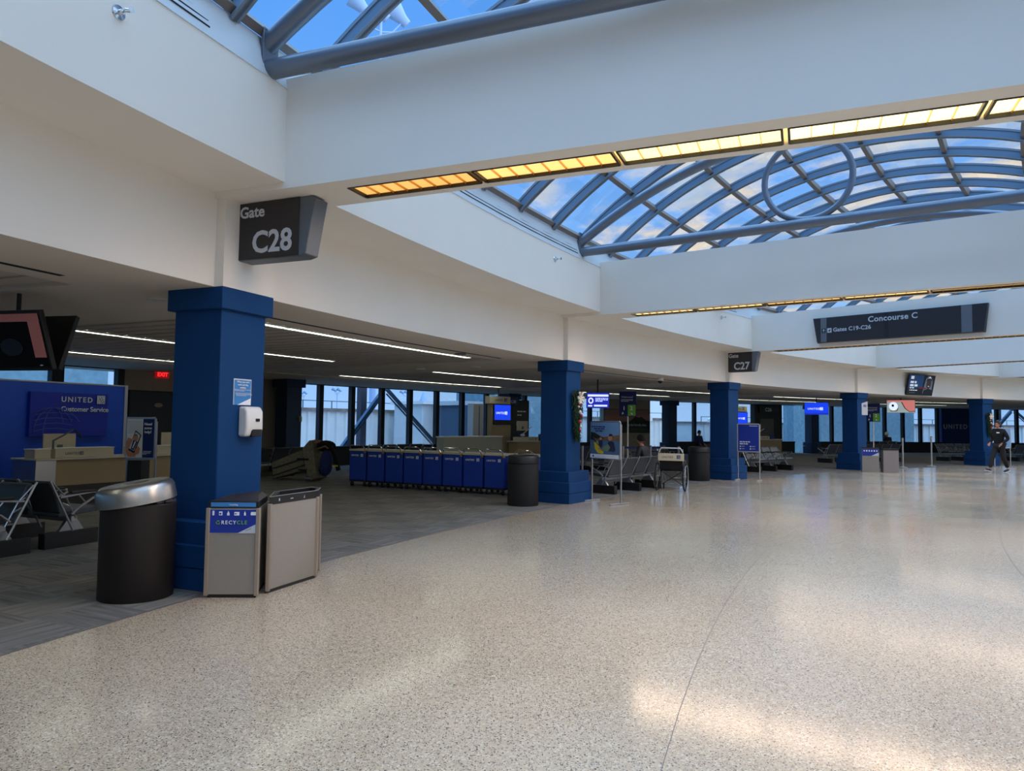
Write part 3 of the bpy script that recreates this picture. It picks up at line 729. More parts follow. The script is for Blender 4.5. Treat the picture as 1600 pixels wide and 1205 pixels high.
# ------------------------------------------------------------------ waste and recycling bins by the first pillar
t = thing('trash_can', 'round black trash can with a tilted steel lid left of the nearest pillar', 'trash can', (-3.37, 6.52, 0), .3)
MB().lathe([(.001,0),(.305,0),(.31,.01),(.31,.83),(.30,.84),(.285,.84),(.285,.70),(.001,.70)], 48).build('can_body', bronze, t)
m = MB(); m.M = Matrix.Translation((-.015,.0,.84)) @ Matrix.Rotation(math.radians(-9),4,'Y') @ Matrix.Rotation(math.radians(2),4,'X')
m.lathe([(.325,0),(.33,.003),(.325,.12),(.31,.155),(.28,.175),(.12,.178),(.11,.17),(.11,.10),(.28,.10),(.318,.0)], 48); m.build('lid', brushed, t)
m = MB(); rnd = random.Random(3)
for i in range(16):
    a = i*2*PI/16; m.ball((.26*math.cos(a), .26*math.sin(a), .845+rnd.uniform(0,.02)), .05, 1, 1, rnd.uniform(.3,.7), 8, 5)
m.build('liner_bag', mat('liner_plastic', (70,64,70), .25), t)
def poly_bin(label, poly, h, front, top, plate=True):
    cx = sum(p[0] for p in poly)/len(poly); cy = sum(p[1] for p in poly)/len(poly)
    t = thing('recycling_bin' if plate else 'waste_bin', label, 'recycling bin' if plate else 'waste bin', (cx, cy, 0), 0); P = [(x-cx, y-cy) for x, y in poly]
    def sc(k): return [(x*k, y*k) for x, y in P]
    MB().prism(sc(.95), 0, .03).build('base', black, t)
    MB().prism(sc(.985), .028, h-.06).build('body', taupe, t, bev=.006)
    m = MB()
    for x, y in P: m.box(x*.985-.018, x*.985+.018, y*.985-.018, y*.985+.018, .02, h-.06)
    m.build('corner_posts', binframe, t, bev=.005)
    return t, P, sc
A = [(-2.725,6.475), (-2.275,6.495), (-2.39,7.06), (-2.50,7.06)]
t, P, sc = poly_bin('tan recycling bin with blue recycle placard in front of the nearest pillar', A, .86, 0, 0)
MB().prism(sc(1.0), .80, .86).build('top_band', black, t, bev=.004)
m = MB(); n = 4; q = sc(.97); ap = (.02,.28,.895)
MB().add([(x,y,.861) for x,y in q] + [(x*.55, y*.5+.10, .90) for x,y in q], [(0,1,5,4),(1,2,6,5),(2,3,7,6),(3,0,4,7),(4,5,6,7)]).build('sloped_lid', mat('lid_brown', (50,42,40), .4), t)
x0, y0 = P[0]; x1, y1 = P[1]; L_ = math.hypot(x1-x0, y1-y0); az = math.atan2(y1-y0, x1-x0)
sh = [(lightblue, R(.025,.812,L_-.025,.85)), (inkgrey, R(.012,.575,L_-.012,.79)), (ubl, [(.015,.578),(L_*.60,.578),(L_-.015,.66),(L_-.015,.787),(.015,.787)])]
ix = .04
for k, (w_i, h_i) in enumerate([(.018,.035),(.03,.035),(.022,.04),(.045,.032),(.016,.04),(.055,.03)]):
    if k == 3: sh += [(ink, R(ix,.735,ix+w_i,.735+h_i)), (ubl, R(ix+.006,.745,ix+.02,.755))]
    elif k == 5: sh += [(ink, [(ix,.75),(ix+.004,.738),(ix+w_i-.004,.738),(ix+w_i,.75),(ix+w_i-.006,.738+h_i),(ix+.006,.738+h_i)])]
    elif k in (2,4): sh += [(ink, [(ix,.735),(ix+w_i,.735),(ix+w_i,.755),(ix+w_i*.6,.768),(ix+w_i*.6,.775),(ix+w_i*.35,.775),(ix+w_i*.35,.768),(ix,.755)])]
    elif k == 1: sh += [(ink, R(ix,.735,ix+w_i,.77)), (ubl, disc(ix+.012,.75,.009,10))]
    else: sh += [(ink, R(ix,.738,ix+w_i,.738+h_i)), (ink, R(ix+.002,.734,ix+w_i-.002,.776))]
    ix += w_i + .042
for a in range(3):
    ca = PI/2 + a*2*PI/3; cx_, cz_ = .095 + .013*math.cos(ca), .672 + .013*math.sin(ca)
    dx_, dz_ = -math.sin(ca), math.cos(ca); ex, ez = math.cos(ca), math.sin(ca)
    sh.append((green, [(cx_-dx_*.013-ex*.004, cz_-dz_*.013-ez*.004),(cx_+dx_*.006-ex*.004, cz_+dz_*.006-ez*.004),(cx_+dx_*.013, cz_+dz_*.013),(cx_+dx_*.006+ex*.004, cz_+dz_*.006+ez*.004),(cx_-dx_*.013+ex*.004, cz_-dz_*.013+ez*.004)]))
sh += [(ubl_dark, [(L_-.11,.60),(L_-.06,.622),(L_-.06,.618),(L_-.11,.597)])]
art(t, 'placard', (x0, y0, 0), az, sh, 0, .0008)
c_, s_ = math.cos(az), math.sin(az)
text(t, 'RECY', .046, ink, (x0+c_*.125+s_*.014, y0+s_*.125-c_*.014, .658), az, .01, 1.3)
text(t, 'CLE', .046, green, (x0+c_*.262+s_*.014, y0+s_*.262-c_*.014, .658), az, .01, 1.3)
text(t, 'recycling', .020, ink, (x0+c_*.19+s_*.006, y0+s_*.19-c_*.006, .824), az, .0)
B = [(-2.235,6.66), (-1.975,7.34), (-2.02,7.62), (-2.13,7.70), (-2.35,7.15)]
t, P, sc = poly_bin('wide tan waste bin with open black top beside the recycling bin', B, .88, 0, 0, False)
m = MB(); q = sc(1.0); r_ = sc(.80); n = len(q)
m.add([(x,y,.81) for x,y in q] + [(x,y,.885) for x,y in q] + [(x,y,.885) for x,y in r_] + [(x,y,.81) for x,y in r_],
      [(i,(i+1)%n,n+(i+1)%n,n+i) for i in range(n)] + [(n+i,n+(i+1)%n,2*n+(i+1)%n,2*n+i) for i in range(n)] + [(2*n+i,2*n+(i+1)%n,3*n+(i+1)%n,3*n+i) for i in range(n)])
m.build('top_band', black, t)
MB().prism(sc(.80), .822, .826).build('opening', dark_slot, t)
m = MB(); q = sc(1.003)
for i in range(n): a, b = q[i], q[(i+1)%n]; m.bar((a[0],a[1],.886), (b[0],b[1],.886), .008, .006)
m.build('rim', alu, t)
x0, y0 = P[0]; x1, y1 = P[1]; az = math.atan2(y1-y0, x1-x0)
art(t, 'hand_symbols', (x0, y0, 0), az, [(inkgrey, R(.13,.835,.145,.86)), (inkgrey, R(.30,.84,.34,.848)), (inkgrey, [(.50,.83),(.515,.83),(.515,.862)])], 0, .0015)
bin_pair = []
for s, d, lab in ((2.905,.55,'x'),):
    t = thing_sd('recycling_bin', 'distant tan recycling bin with blue placard at the fourth pillar', 'recycling bin', 2.9, .8, 0, 0); t.location = (12.86,25.62,0); t.rotation_euler.z = math.radians(-24)
    MB().box(-.27,.27,-.2,.2,0,.84).build('body', taupe, t, bev=.006); MB().box(-.28,.28,-.21,.21,.83,.87).build('top_band', black, t)
    art(t, 'placard', (-.26, -.2, .58), 0, [(inkgrey, R(0,0,.52,.24)), (ubl, [(0,0),(.28,0),(.52,.12),(.52,.24),(0,.24)])] + [(ink, R(.04+.08*k,.15,.08+.08*k,.2)) for k in range(6)], 0, .003)
    t = thing_sd('waste_bin', 'distant plain tan waste bin right of the far recycling bin', 'waste bin', 2.99, .86, 0, 0); t.location = (13.46,25.45,0); t.rotation_euler.z = math.radians(-14)
    MB().box(-.25,.25,-.2,.2,0,.80).build('body', mat('bin_brown', (140,130,124), .5), t, bev=.006); MB().box(-.26,.26,-.21,.21,.79,.84).build('top_band', black, t)
# round black cans beside the second and third pillars
t = thing_sd('trash_can', 'round black trash can with dome rim beside the second pillar', 'trash can', .868, -.20, 0, 0)
MB().lathe([(.001,0),(.30,0),(.305,.01),(.305,.80),(.295,.81),(.001,.81)], 40).build('can_body', softblack, t)
MB().lathe([(.30,.812),(.312,.82),(.312,.93),(.295,.96),(.26,.975),(.20,.97),(.18,.93),(.001,.92)], 40).build('lid', black, t)
tb = t
dup_sd(tb, 'round black trash can against the third pillar, a white mark on its rim', 1.855, -.15, 0, .3)
for s, d, lab in ((.868,-.20,'x'),(1.855,-.15,'y')):
    pass
# soap dispenser and notice on the nearest pillar
t = thing_sd('hand_sanitizer_dispenser', 'white hand sanitizer dispenser mounted on the nearest blue pillar', 'sanitizer dispenser', .0075, .305, 1.43)
m = MB(); m.prism_x([(.0,0),(-.10,.0),(-.125,.08),(-.12,.25),(-.09,.30),(0,.30)], -.115, .115); m.build('housing', whitepl, t, bev=.025, seg=4)
m = MB(); m.prism_x([(-.085,-.004),(-.12,.0),(-.136,.075),(-.10,.05)], -.05, .085); m.build('push_lever', black, t, bev=.006)
MB().box(.0,.05,-.132,-.12,.15,.18).build('window', scr_dk, t)
t = thing_sd('notice_sign', 'small light blue notice above the sanitizer on the nearest pillar', 'notice', .0, .306, 1.745)
MB().box(-.125,.115,-.006,.0,0,.26).build('backing', whitepl, t)
art(t, 'print', (-.125,-.006,0), 0, [(lightblue, R(.006,.0,.234,.25)), (ink, [(.05,.0),(.234,.0),(.234,.07)])] + lines(.01,.155,.215,2,.006,.006,inkgrey,2) + lines(.01,.12,.215,3,.006,.006,inkgrey,3), 0, .0006)
for i, w in enumerate(('When you can\'t', 'wash and dry,', 'sanitize.')): text(t, w, .026, ink, (-.005,-.0125,.222-.028*i), 0, .01, 1, 'CENTER')

# ------------------------------------------------------------------ gate signs on the fascia
def gate_sign(label, s, body):
    t = thing_sd('gate_sign', label, 'gate sign', s, .26, 3.165)
    # protrudes from the wall towards the hall; its face looks back along the hall (local -x); hall side is local -y
    prof = [(-.08,0),(-.82,0),(-.90,.02),(-1.0,.55),(-.95,.575),(-.08,.575)]
    m = MB(); m.prism_x(prof, 0, .19); m.build('box', signgrey, t, bev=.008)
    m = MB(); m.box(-.012,0,-.82,-.082,.006,.57); m.build('face', signblack, t, bev=.003)
    text(t, 'Gate', .155, inkgrey, (-.014,-.10,.425), -PI/2, .022, 1.0)
    text(t, body, .30, inkgrey, (-.014,-.26,.07), -PI/2, .024, 1.0, sx=.95)
gate_sign('charcoal Gate C28 sign jutting out over the nearest pillar', -.018, 'C28')
gate_sign('distant charcoal Gate C27 sign over the third pillar', 1.955, 'C27')
# long concourse sign on the third beam (its left side faces the viewer)
t = thing_sd('concourse_sign', 'long charcoal Concourse C sign with white lettering on the third beam', 'overhead sign', 2, 0, 3.84)
x = BL-.001
m = MB(); m.add([(x,-2.98,0),(x,-6.82,0),(x,-6.90,.66),(x,-2.90,.66),(x-.14,-3.0,0),(x-.14,-6.80,0),(x-.14,-6.90,.66),(x-.14,-2.90,.66)],[(0,1,2,3),(7,6,5,4),(0,4,5,1),(1,5,6,2),(2,6,7,3),(3,7,4,0)]); m.build('box', signblack, t)
for a, b in ((3.10,3.25),(6.36,6.58)): MB().box(x-.146,x-.138,-b,-a,.01,.65).build('end_band', signgrey, t)
MB().box(x-.145,x-.139,-4.78,-4.68,.01,.64).build('divider', mat('sign_seam', (26,25,28), .5), t)
text(t, 'Concourse C', .20, inkgrey, (x-.147,-4.29,.45), -PI/2, .018, 1.05)
text(t, 'Gates C19-C26', .145, inkgrey, (x-.147,-3.42,.27), -PI/2, .018, 1.02)
art(t, 'pictograms', (x-.146,-3.12,0), -PI/2, [(signblack, R(.01,.25,.11,.37)), (inkgrey, [(.055,.27),(.065,.27),(.065,.32),(.09,.32),(.06,.355),(.03,.32),(.055,.32)]), (inkgrey, R(.155,.25,.265,.37)),
    (signblack, [(.165,.29),(.21,.33),(.255,.33),(.225,.30),(.225,.265),(.205,.29)])], 0, .003)

# ------------------------------------------------------------------ customer service area
t = thing_sd('service_backdrop', 'tall bright blue customer service backdrop wall at far left', 'backdrop wall', 0, 0, 0)
t.location = (0,0,0); t.rotation_euler = (0,0,0)
bdark = mat('backdrop_blue', (14,76,200), .5); bdk2 = mat('backdrop_panel_blue', (16,42,165), .45); bline = mat('backdrop_globe_line', (52,78,170), .5)
MB().arc(.02,.596,-9.42,-9.30,0,2.32,12).build('backdrop_panel', bdark, t)
MB().arc(.596,.603,-9.44,-9.28,0,2.34,1).build('edge_trim', alu, t); MB().arc(.02,.603,-9.44,-9.28,2.32,2.35,12).build('edge_trim', alu, t)
MB().arc(.396,.553,-9.30,-9.20,1.20,2.12,6).build('raised_panel', bdk2, t)
e = bpy.data.objects.new('wall_lettering', None); C.objects.link(e); e.parent = t; e.location = W(.40,-9.19,0); e.rotation_euler = (0,0,heading(.475))
text(e, 'UNITED', .155, inkgrey, (.55,-.03,1.93), 0, .02, 1.30); text(e, 'Customer Service', .145, inkgrey, (.55,-.03,1.73), 0, .018, .98)
art(e, 'emblem', (1.32,-.03,0), 0, globe_shapes(0,1.905,.18,inkgrey,bdk2))
gl = []
for rr in (.62,):
    for k in range(3):
        r0 = .62; a = [PI*.16 + i*(PI*.86)/14 for i in range(15)]
        gl.append((bline, [(.42+r0*(1-.32*k)*math.cos(x)*1.0, 1.22+r0*math.sin(x)*.95) for x in a] + [(.42+(r0*(1-.32*k)-.018)*math.cos(x), 1.22+(r0-.018)*math.sin(x)*.95) for x in reversed(a)]))
for k in range(4):
    z = 1.30+.11*k; gl.append((bline, [(.02,z),(.22,z+.05),(.50,z+.06),(.80,z+.02),(.80,z+.035),(.50,z+.08),(.22,z+.07),(.02,z+.02)]))
art(e, 'globe_outline', (0,-.03,0), 0, [(m_, [(max(.02,min(1.5,x)), max(1.215,min(2.1,z))) for x, z in pts]) for m_, pts in gl], 0, .002)
def counter(label, s0, s1, d, h=.86, side=True):
    t = thing_sd('service_counter', label, 'counter', (s0+s1)/2, d, 0); sm_ = (s0+s1)/2; L = DPH*(RAD0-d)*(s1-s0)/2
    MB().box(-L,L,0,.70,0,.36).build('kick_panel', mat('counter_dark_base', (52,50,48), .6), t)
    MB().box(-L+.02,L-.02,.03,.68,.36,h-.03).build('front_panel', beige, t, bev=.004)
    MB().box(-L,-L+.35,-.02,.70,.0,h-.03).build('metal_end_panel', brushed, t, bev=.006)
    MB().box(-L-.02,L+.02,-.05,.74,h-.03,h).build('worktop', woodtable, t, bev=.005)
    return t, L
t, L = counter('customer service counter with beige front left of the nearest pillar', .286, .62, -7.0)
def ledge(label, s, d, w, h0, body=True, z=.86, rot=0):
    t = thing_sd('counter_box', label, 'counter box', s, d, z, rot); MB().box(-w/2,w/2,0,.30,0,h0).build('box', cream, t, bev=.006)
    MB().box(-w/2-.01,w/2+.01,-.01,.31,h0,h0+.012).build('lid', paperwh, t, bev=.003)
    if body: brand(t, h0*.38, signgrey, cream, (-w/2+.18,-.004,h0*.34))
    return t
ledge('cream box with airline name on the customer service counter, left one', .378, -7.05, 1.12, .17)
ledge('plain grey box at the left end of the customer service counter', .300, -7.05, .28, .16, False)
ledge('cream box on the customer service counter near the help poster', .535, -7.05, 1.2, .17)
def monitor(label, s, d, z, rot=0, w=.58, white_=True):
    t = thing_sd('monitor', label, 'monitor', s, d, z, rot); MB().box(-w/2,w/2,0,.035,.06,.06+w*.62).build('screen_back', cream if white_ else black, t, bev=.008)
    MB().box(-w*.09,w*.09,-.006,0,.12,.12+w*.18).build('vent_plate', signgrey, t, bev=.003)
    MB().box(-.03,.03,.01,.05,0,.2).build('stand_neck', black, t); MB().box(-.12,.12,-.06,.12,0,.012).build('stand_foot', black, t, bev=.003); return t
monitor('white backed monitor on the customer service counter, left', .357, -7.50, .86, 0, .60)
monitor('white backed monitor on the service counter beside the pillar', .60, -7.50, .86, 0, .62)
t = thing_sd('gooseneck_microphone', 'jointed microphone arm clamped on the customer service counter', 'microphone', .318, -6.98, 1.05)
MB().tube([(0,.08,-.02),(0,.08,.14)], .018, 8).build('arm_post', signgrey, t); MB().tube([(0,.08,.13),(.16,.06,.22),(.33,.04,.33)], .014, 8).build('arm', signgrey, t); MB().tube([(.33,.04,.33),(.42,.02,.26),(.46,.0,.19)], .016, 8).build('mic_head', black, t)
# help poster stand in front of the counter
def poster_stand(name, label, cat, loc, rz, w, z0, z1, art_shapes=None, legs=True, foot=.45, fm=alu, thick=.03):
    t = thing(name, label, cat, loc, rz)
    m = MB()
    m.box(-w/2-.02,-w/2+.008,0,thick,z0,z1); m.box(w/2-.008,w/2+.02,0,thick,z0,z1); m.box(-w/2,w/2,0,thick,z0-.02,z0+.012); m.box(-w/2,w/2,0,thick,z1-.012,z1+.02)
    m.build('frame', fm, t, bev=.004)
    MB().box(-w/2+.005,w/2-.005,.006,thick-.006,z0,z1).build('board', paperwh, t)
    if legs:
        for x in (-w/2-.006, w/2+.006):
            MB().box(x-.014,x+.014,thick,thick+.026,.03,z1-.05).build('leg', fm, t, bev=.003)
            MB().box(x-.02,x+.02,-foot/2,foot/2,0,.03).build('foot', fm, t, bev=.006)
    if art_shapes: art(t, 'print', (-w/2,.005,z0), 0, art_shapes, 0, .0015)
    return t
W_, H_ = .50, .66
sh = [(ubl_dark, R(.29,0,W_,H_)), (paperwh, R(.0,0,.29,H_)), (inkgrey, R(.02,.40,.27,.62)), (pskin, [(.03,.02),(.17,.02),(.19,.12),(.20,.22),(.12,.30),(.03,.34),(.0,.26),(.0,.1)]), (scr_dk, [(.04,.13),(.15,.08),(.27,.38),(.16,.46)]),
      (inkgrey, [(.055,.16),(.145,.115),(.25,.375),(.165,.435)]), (pskin, disc(.17,.33,.045,14,.055)), (hill, [(.12,.36),(.15,.40),(.20,.39),(.215,.32),(.20,.37),(.15,.37)]), (pnavy, [(.09,.15),(.14,.13),(.21,.27),(.13,.30)]), (ink, [(.115,.17),(.13,.16),(.18,.27),(.16,.28)]),
      (pskin, [(.16,.04),(.24,.08),(.26,.16),(.22,.20),(.17,.14)])] + lines(.32,.12,.15,4,.008,.008,inkgrey,5)
t = poster_stand('poster_stand', 'Need some help poster stand behind the steel trash lid', 'poster stand', (-6.15,11.85,0), math.radians(-8), W_, .94, 1.60, sh)
for i, w in enumerate(('Need','some','help?')): text(t, w, .062, ink, (.145,-.016,.94+.545-.065*i), 0, .02, 1, 'CENTER')
MB().box(-.22,.02,.02,.24,.0,.90).build('dark_base_panel', softblack, t)
# hanging televisions
def hanging_tv(label, s, d, z, w, rot, tilt=.3, shapes=None, double=False, h=None):
    h = h or w*.58; t = thing_sd('hanging_television', label, 'television', s, d, z, rot)
    for sg in ((1,-1) if double else (1,)):
        e = bpy.data.objects.new('screen_panel', None); C.objects.link(e); e.parent = t; e.location = (0, -.06*sg, 0); e.rotation_euler = (tilt, 0, 0 if sg > 0 else PI)
        if sg < 0: e.rotation_euler = (tilt, 0, PI)
        bx = MB().box(-w/2,w/2,0,.055,0,h).build('casing', black, e, bev=.006)
        if sg > 0: art(e, 'picture', (-w/2,-.001,0), 0, shapes or [(scr_blue, R(.02,.02,w-.02,h-.02))], 0, .002)
    top = HT - z
    MB().box(-.08,.08,-.06,.06,h*.45,h*.75).build('bracket', black, t, bev=.01)
    MB().tube([(0,0,h*.6),(0,0,top)], .022, 10).build('drop_pole', black, t)
    return t
w, h = 1.05, .60
sh = [(scr_dk, R(.02,.03,w-.02,h-.02)), (pinkm, R(.02,h-.10,w-.03,h-.02)), (pinkm, [(w-.17,.13),(w-.03,.13),(w-.03,h-.02),(w-.17,h-.02)]), (ink, R(w-.13,.045,w-.10,.055)), (mat('screen_ghost', (40,46,60), .3), disc(.62,.24,.14,16,.09))]
hanging_tv('hanging television pair with a pink bordered screen at the top left edge', -.080, -2.05, 2.08, w, -PI/2+.15, .32, sh, True)
w, h = .66, .46
hanging_tv('small tilted blue television behind the second pillar', 1.625, -2.3, 2.05, w, -.95, .18, [(scr_navy, R(.01,.01,w-.01,h-.01)), (scr_white, R(.04,h-.12,w-.03,h-.06)), (scr_white, disc(.13,.22,.075,18,.09)), (scr_navy, disc(.13,.22,.04,14,.05)), (scr_white, R(.22,.05,w-.06,.10)), (scr_white, R(.05,.05,.17,.09))] + lines(.26,.30,.36,3,.022,.018,scr_white,8), False, h)
w, h = .98, .54
t = hanging_tv('blue hanging television with white airline name between the third and fourth pillars', 3.33, -3.6, 2.12, w, -.95, .05, [(scr_blue, R(.01,.01,w-.01,h-.01)), (scr_navy, R(.01,.03,w-.01,.07))], False, h)
e = [c for c in t.children if c.name.startswith('screen_panel')][0]; brand(e, .12, scr_white, scr_blue, (-.36,-.008,.22))
w, h = 1.10, .58
sh = [(scr_grey, R(.01,.01,w-.01,h-.01)), (scr_pink, R(.01,h-.09,w-.01,h-.01)), (scr_pink, [(.58,h-.09),(w-.01,h-.09),(w-.01,.08),(.86,.06),(.70,.22)]), (redm, [(.56,h-.09),(.60,h-.09),(.72,.22),(.88,.07),(w-.01,.09),(w-.01,.06),(.88,.04),(.69,.20)]), (scr_white, disc(.26,.30,.17,18,.19)), (redm, [(.10,.12),(.16,.07),(.40,.07),(.46,.20),(.44,.22),(.38,.10),(.17,.10)]), (scr_dk, disc(.24,.33,.05,14,.06))]
hanging_tv('hanging television with pink and grey picture right of the fourth pillar', 3.66, -1.6, 2.24, w, -1.0, .25, sh, True, h)
# tilted advertising screen on the fascia above the fourth bay
t = thing_sd('advert_screen', 'tilted dark advert screen with a smiling face on the wall right of the fourth pillar', 'advert screen', 3.452, .34, 2.90)
w, h = 1.62, .84
e = bpy.data.objects.new('screen_panel', None); C.objects.link(e); e.parent = t; e.rotation_euler = (.22,0,-.06); e.location = (0,-.02,0)
MB().box(-w/2,w/2,0,.08,0,h).build('casing', black, e, bev=.01)
pd = mat('advert_blue', (24,60,104), .4, emit=.35); pw = mat('advert_white', (215,220,230), .4, emit=.4); pg = mat('advert_grey', (110,120,135), .4, emit=.2); pb = mat('advert_dark', (20,24,36), .4); ps = mat('advert_skin', (90,60,50), .5)
sh = [(pb, R(.02,.02,w-.02,h-.02)), (pd, R(.02,.28,.90,h-.02)), (pg, [(.95,.12),(1.05,.70),(1.18,.80),(1.36,.78),(1.48,.6),(1.5,.25),(1.40,.05),(1.0,.05)]), (ps, disc(1.26,.48,.15,16,.19)), (pb, [(1.08,.56),(1.12,.70),(1.26,.74),(1.40,.70),(1.44,.56),(1.36,.64),(1.18,.64)]), (pw, [(1.16,.70),(1.26,.80),(1.36,.70),(1.26,.73)]), (pw, [(1.20,.40),(1.32,.40),(1.26,.37)]), (pb, [(.98,.05),(1.0,.22),(1.26,.30),(1.50,.24),(1.56,.05)]), (pw, R(.10,.66,.28,.78))]
sh += lines(.10,.58,.60,1,.085,.02,pw,11) + lines(.10,.45,.75,1,.085,.02,pw,12) + lines(.10,.33,.42,1,.05,.02,pw,13) + [(redm, R(.62,.285,1.1,.33))] + lines(.10,.23,.8,1,.035,.02,pw,14) + lines(.10,.12,.6,1,.02,.02,pg,15)
art(e, 'picture', (-w/2,-.001,0), 0, sh, 0, .002)
MB().box(-.15,.15,.0,.10,.2,.6).build('wall_bracket', black, t)
# exit sign
t = thing_sd('exit_sign', 'small red EXIT sign on the tan wall left of the nearest pillar', 'exit sign', .812, -11.39, 2.70)
MB().box(-.19,.19,-.06,0,0,.20).build('housing', exit_dim, t, bev=.005); text(t, 'EXIT', .15, exit_red, (0,-.063,.045), 0, .02, 1.0, 'CENTER')
# welcome signs on poles
def welcome(label, loc, rz):
    t = thing('boarding_lane_sign', label, 'lane sign', loc, rz, 'boarding lane signs'); w = .52
    MB().tube([(0,0,0),(0,0,2.0)], .022, 12).build('pole', whitepl, t); MB().lathe([(.001,0),(.20,0),(.20,.012),(.03,.03),(.001,.03)], 24).build('base', alu, t)
    MB().box(-w/2,w/2,-.025,-.01,1.84,2.60).build('board', ubl_dark, t, bev=.003)
    text(t, 'Welcome!', .085, inkgrey, (-.20,-.03,2.40), 0, .012, 1); text(t, '1', .17, ink, (-.155,-.03,2.03), 0, .02, 1)
    art(t, 'print', (-w/2,-.0255,1.84), 0, [(green, R(.26,.02,.50,.35)), (ink, [(.08,.08),(.11,.14),(.13,.10),(.15,.10),(.10,.05)]), (ink, [(.34,.12),(.38,.09),(.37,.12),(.42,.06),(.38,.05)])] + lines(.06,.52,.38,3,.016,.014,inkgrey,21), 0, .002)
    text(t, '2', .17, ink, (.07,-.034,2.03), 0, .02, 1); return t
welcome('navy and green Welcome lane sign on a pole behind the kayak poster', (3.55,21.8,0), -.30)
t2 = welcome('distant lane sign on a pole right of the fourth pillar', W(3.34,-1.0), -.62)
t2.scale = (1,1,.99)
t = thing_sd('pillar_notice', 'pale hanging notice card on the fourth blue pillar', 'notice', 3.02, .307, 2.05)
MB().add([(-.20,-.012,0),(.20,-.012,0),(.20,-.012,.52),(-.20,-.012,.44),(-.20,0,0),(.20,0,0),(.20,0,.52),(-.20,0,.44)],[(0,1,2,3),(7,6,5,4),(0,4,5,1),(1,5,6,2),(2,6,7,3),(3,7,4,0)]).build('card', inkgrey, t)
text(t, '400', .14, ubl, (0,-.015,.30), 0, .02, 1, 'CENTER')
# stanchions
def stanchion(label, loc, m=alu, h=1.0, grp='belt stanchions'):
    t = thing('stanchion', label, 'stanchion', loc, 0, grp); MB().lathe([(.001,0),(.17,0),(.17,.012),(.10,.035),(.035,.05),(.001,.05)], 28).build('base', m, t)
    MB().lathe([(.001,.04),(.030,.04),(.030,h-.12),(.038,h-.11),(.038,h),(.001,h)], 18).build('post', m, t); MB().lathe([(.001,h),(.040,h),(.036,h+.02),(.001,h+.02)], 18).build('cap', black, t); return t
wsteel = mat('white_steel_post', (196,196,190), .3, metal=.5)
stanchion('left of the two pale stanchions right of the fourth pillar', (15.61,28.51,0), wsteel, 1.18)
stanchion('right of the two pale stanchions right of the fourth pillar', (17.46,29.71,0), wsteel, 1.22)
st = [((2.08,20.88,0),'stanchion left of the kayak poster, beside the second pillar'), ((3.30,21.1,0),'stanchion behind the kayak poster'), ((4.15,21.3,0),'stanchion right of the seated person in black'), ((5.0,21.35,0),'stanchion behind the wheelchair')]
for l, lab in st: stanchion(lab, l, alu, .95)
for i in range(3):
    a, b = Vector(st[i][0]), Vector(st[i+1][0]); t = thing('stanchion_belt', ['navy belt between the stanchions behind the kayak poster','navy belt behind the seated person in black','navy belt behind the wheelchair'][i], 'belt', a, 0)
    v = b-a; n_ = v.normalized(); MB().bar(n_*.045+Vector((0,0,.91)), v-n_*.045+Vector((0,0,.91)), .003, .06).build('belt_strap', navyseat, t)
# kayak poster and virtual assistance stand
W_, H_ = .80, .86
sh = [(water, R(0,0,W_,H_)), (lightblue, R(0,.40,W_,H_)), (water, R(0,.44,W_,H_)), (hill, [(0,.60),(.20,.56),(.34,.50),(.55,.52),(W_,.56),(W_,.36),(0,.36)]), (mtn, [(0,.62),(.12,.60),(.30,.50),(.40,.47),(.15,.46),(0,.52)]), (mat('print_river', (80,110,140), .5), R(0,.10,W_,.42)),
      (yellow, [(.10,.36),(.20,.40),(.22,.30),(.30,.20),(.38,.14),(.34,.10),(.20,.12),(.12,.22)]), (pb, [(0,.52),(.05,.50),(.11,.44),(.24,.30),(.23,.29),(.09,.42),(.0,.44)]), (pnavy, disc(.29,.36,.055,12,.11)), (pskin, disc(.29,.46,.035)),
      (pnavy, [(.44,.18),(.50,.38),(.58,.42),(.66,.38),(.70,.20),(.66,.16)]), (mat('print_sage', (110,130,105), .5), [(.30,.18),(.36,.26),(.50,.34),(.56,.26),(.50,.17)]), (pskin, disc(.56,.49,.06,14,.075)), (mat('print_hair', (40,28,24), .6), [(.52,.52),(.54,.58),(.62,.57),(.64,.48),(.61,.53)]), (pskin, [(.22,.22),(.32,.18),(.34,.20),(.24,.25)]),
      (ink, R(0,0,W_,.09)), (ubl, disc(.09,.045,.025))] + lines(.16,.06,.55,2,.012,.012,inkgrey,31) + lines(.08,.76,.64,1,.028,.01,ubl_dark,32) + lines(.16,.71,.48,1,.028,.01,ubl_dark,33) + lines(.20,.66,.40,1,.032,.01,ubl_dark,34)
cx_, cy_ = (1.65+2.16)/2, (14.88+14.24)/2
poster_stand('poster_stand', 'poster stand showing people kayaking, beside the second pillar', 'poster stand', (cx_,cy_,0), math.atan2(14.24-14.88, 2.16-1.65), W_, .90, 1.64, [(m, [(x, z*.74/.86) for x, z in p]) for m, p in sh], True, .55)
t = bpy.context.scene.collection.objects[-1]
W_, H_ = .62, .80
sh = [(ubl, R(0,0,W_,H_)), (inkgrey, R(.34,.74,.58,.76))] + lines(.06,.30,.50,1,.032,.01,ink,41) + lines(.06,.24,.42,1,.032,.01,ink,42)
for i, (x, z) in enumerate(((.06,.14),(.06,.07),(.36,.14),(.36,.07))): sh += [(ink, disc(x+.02,z+.01,.02,10))] + lines(x+.06,z+.02,.16,1,.016,.01,inkgrey,50+i)
poster_stand('poster_stand', 'royal blue virtual assistance poster stand at the third pillar', 'poster stand', ((6.67+7.2)/2,(21.11+20.73)/2,0), math.atan2(20.73-21.11,7.2-6.67), W_, .84, 1.64, sh, True, .45, wsteel)
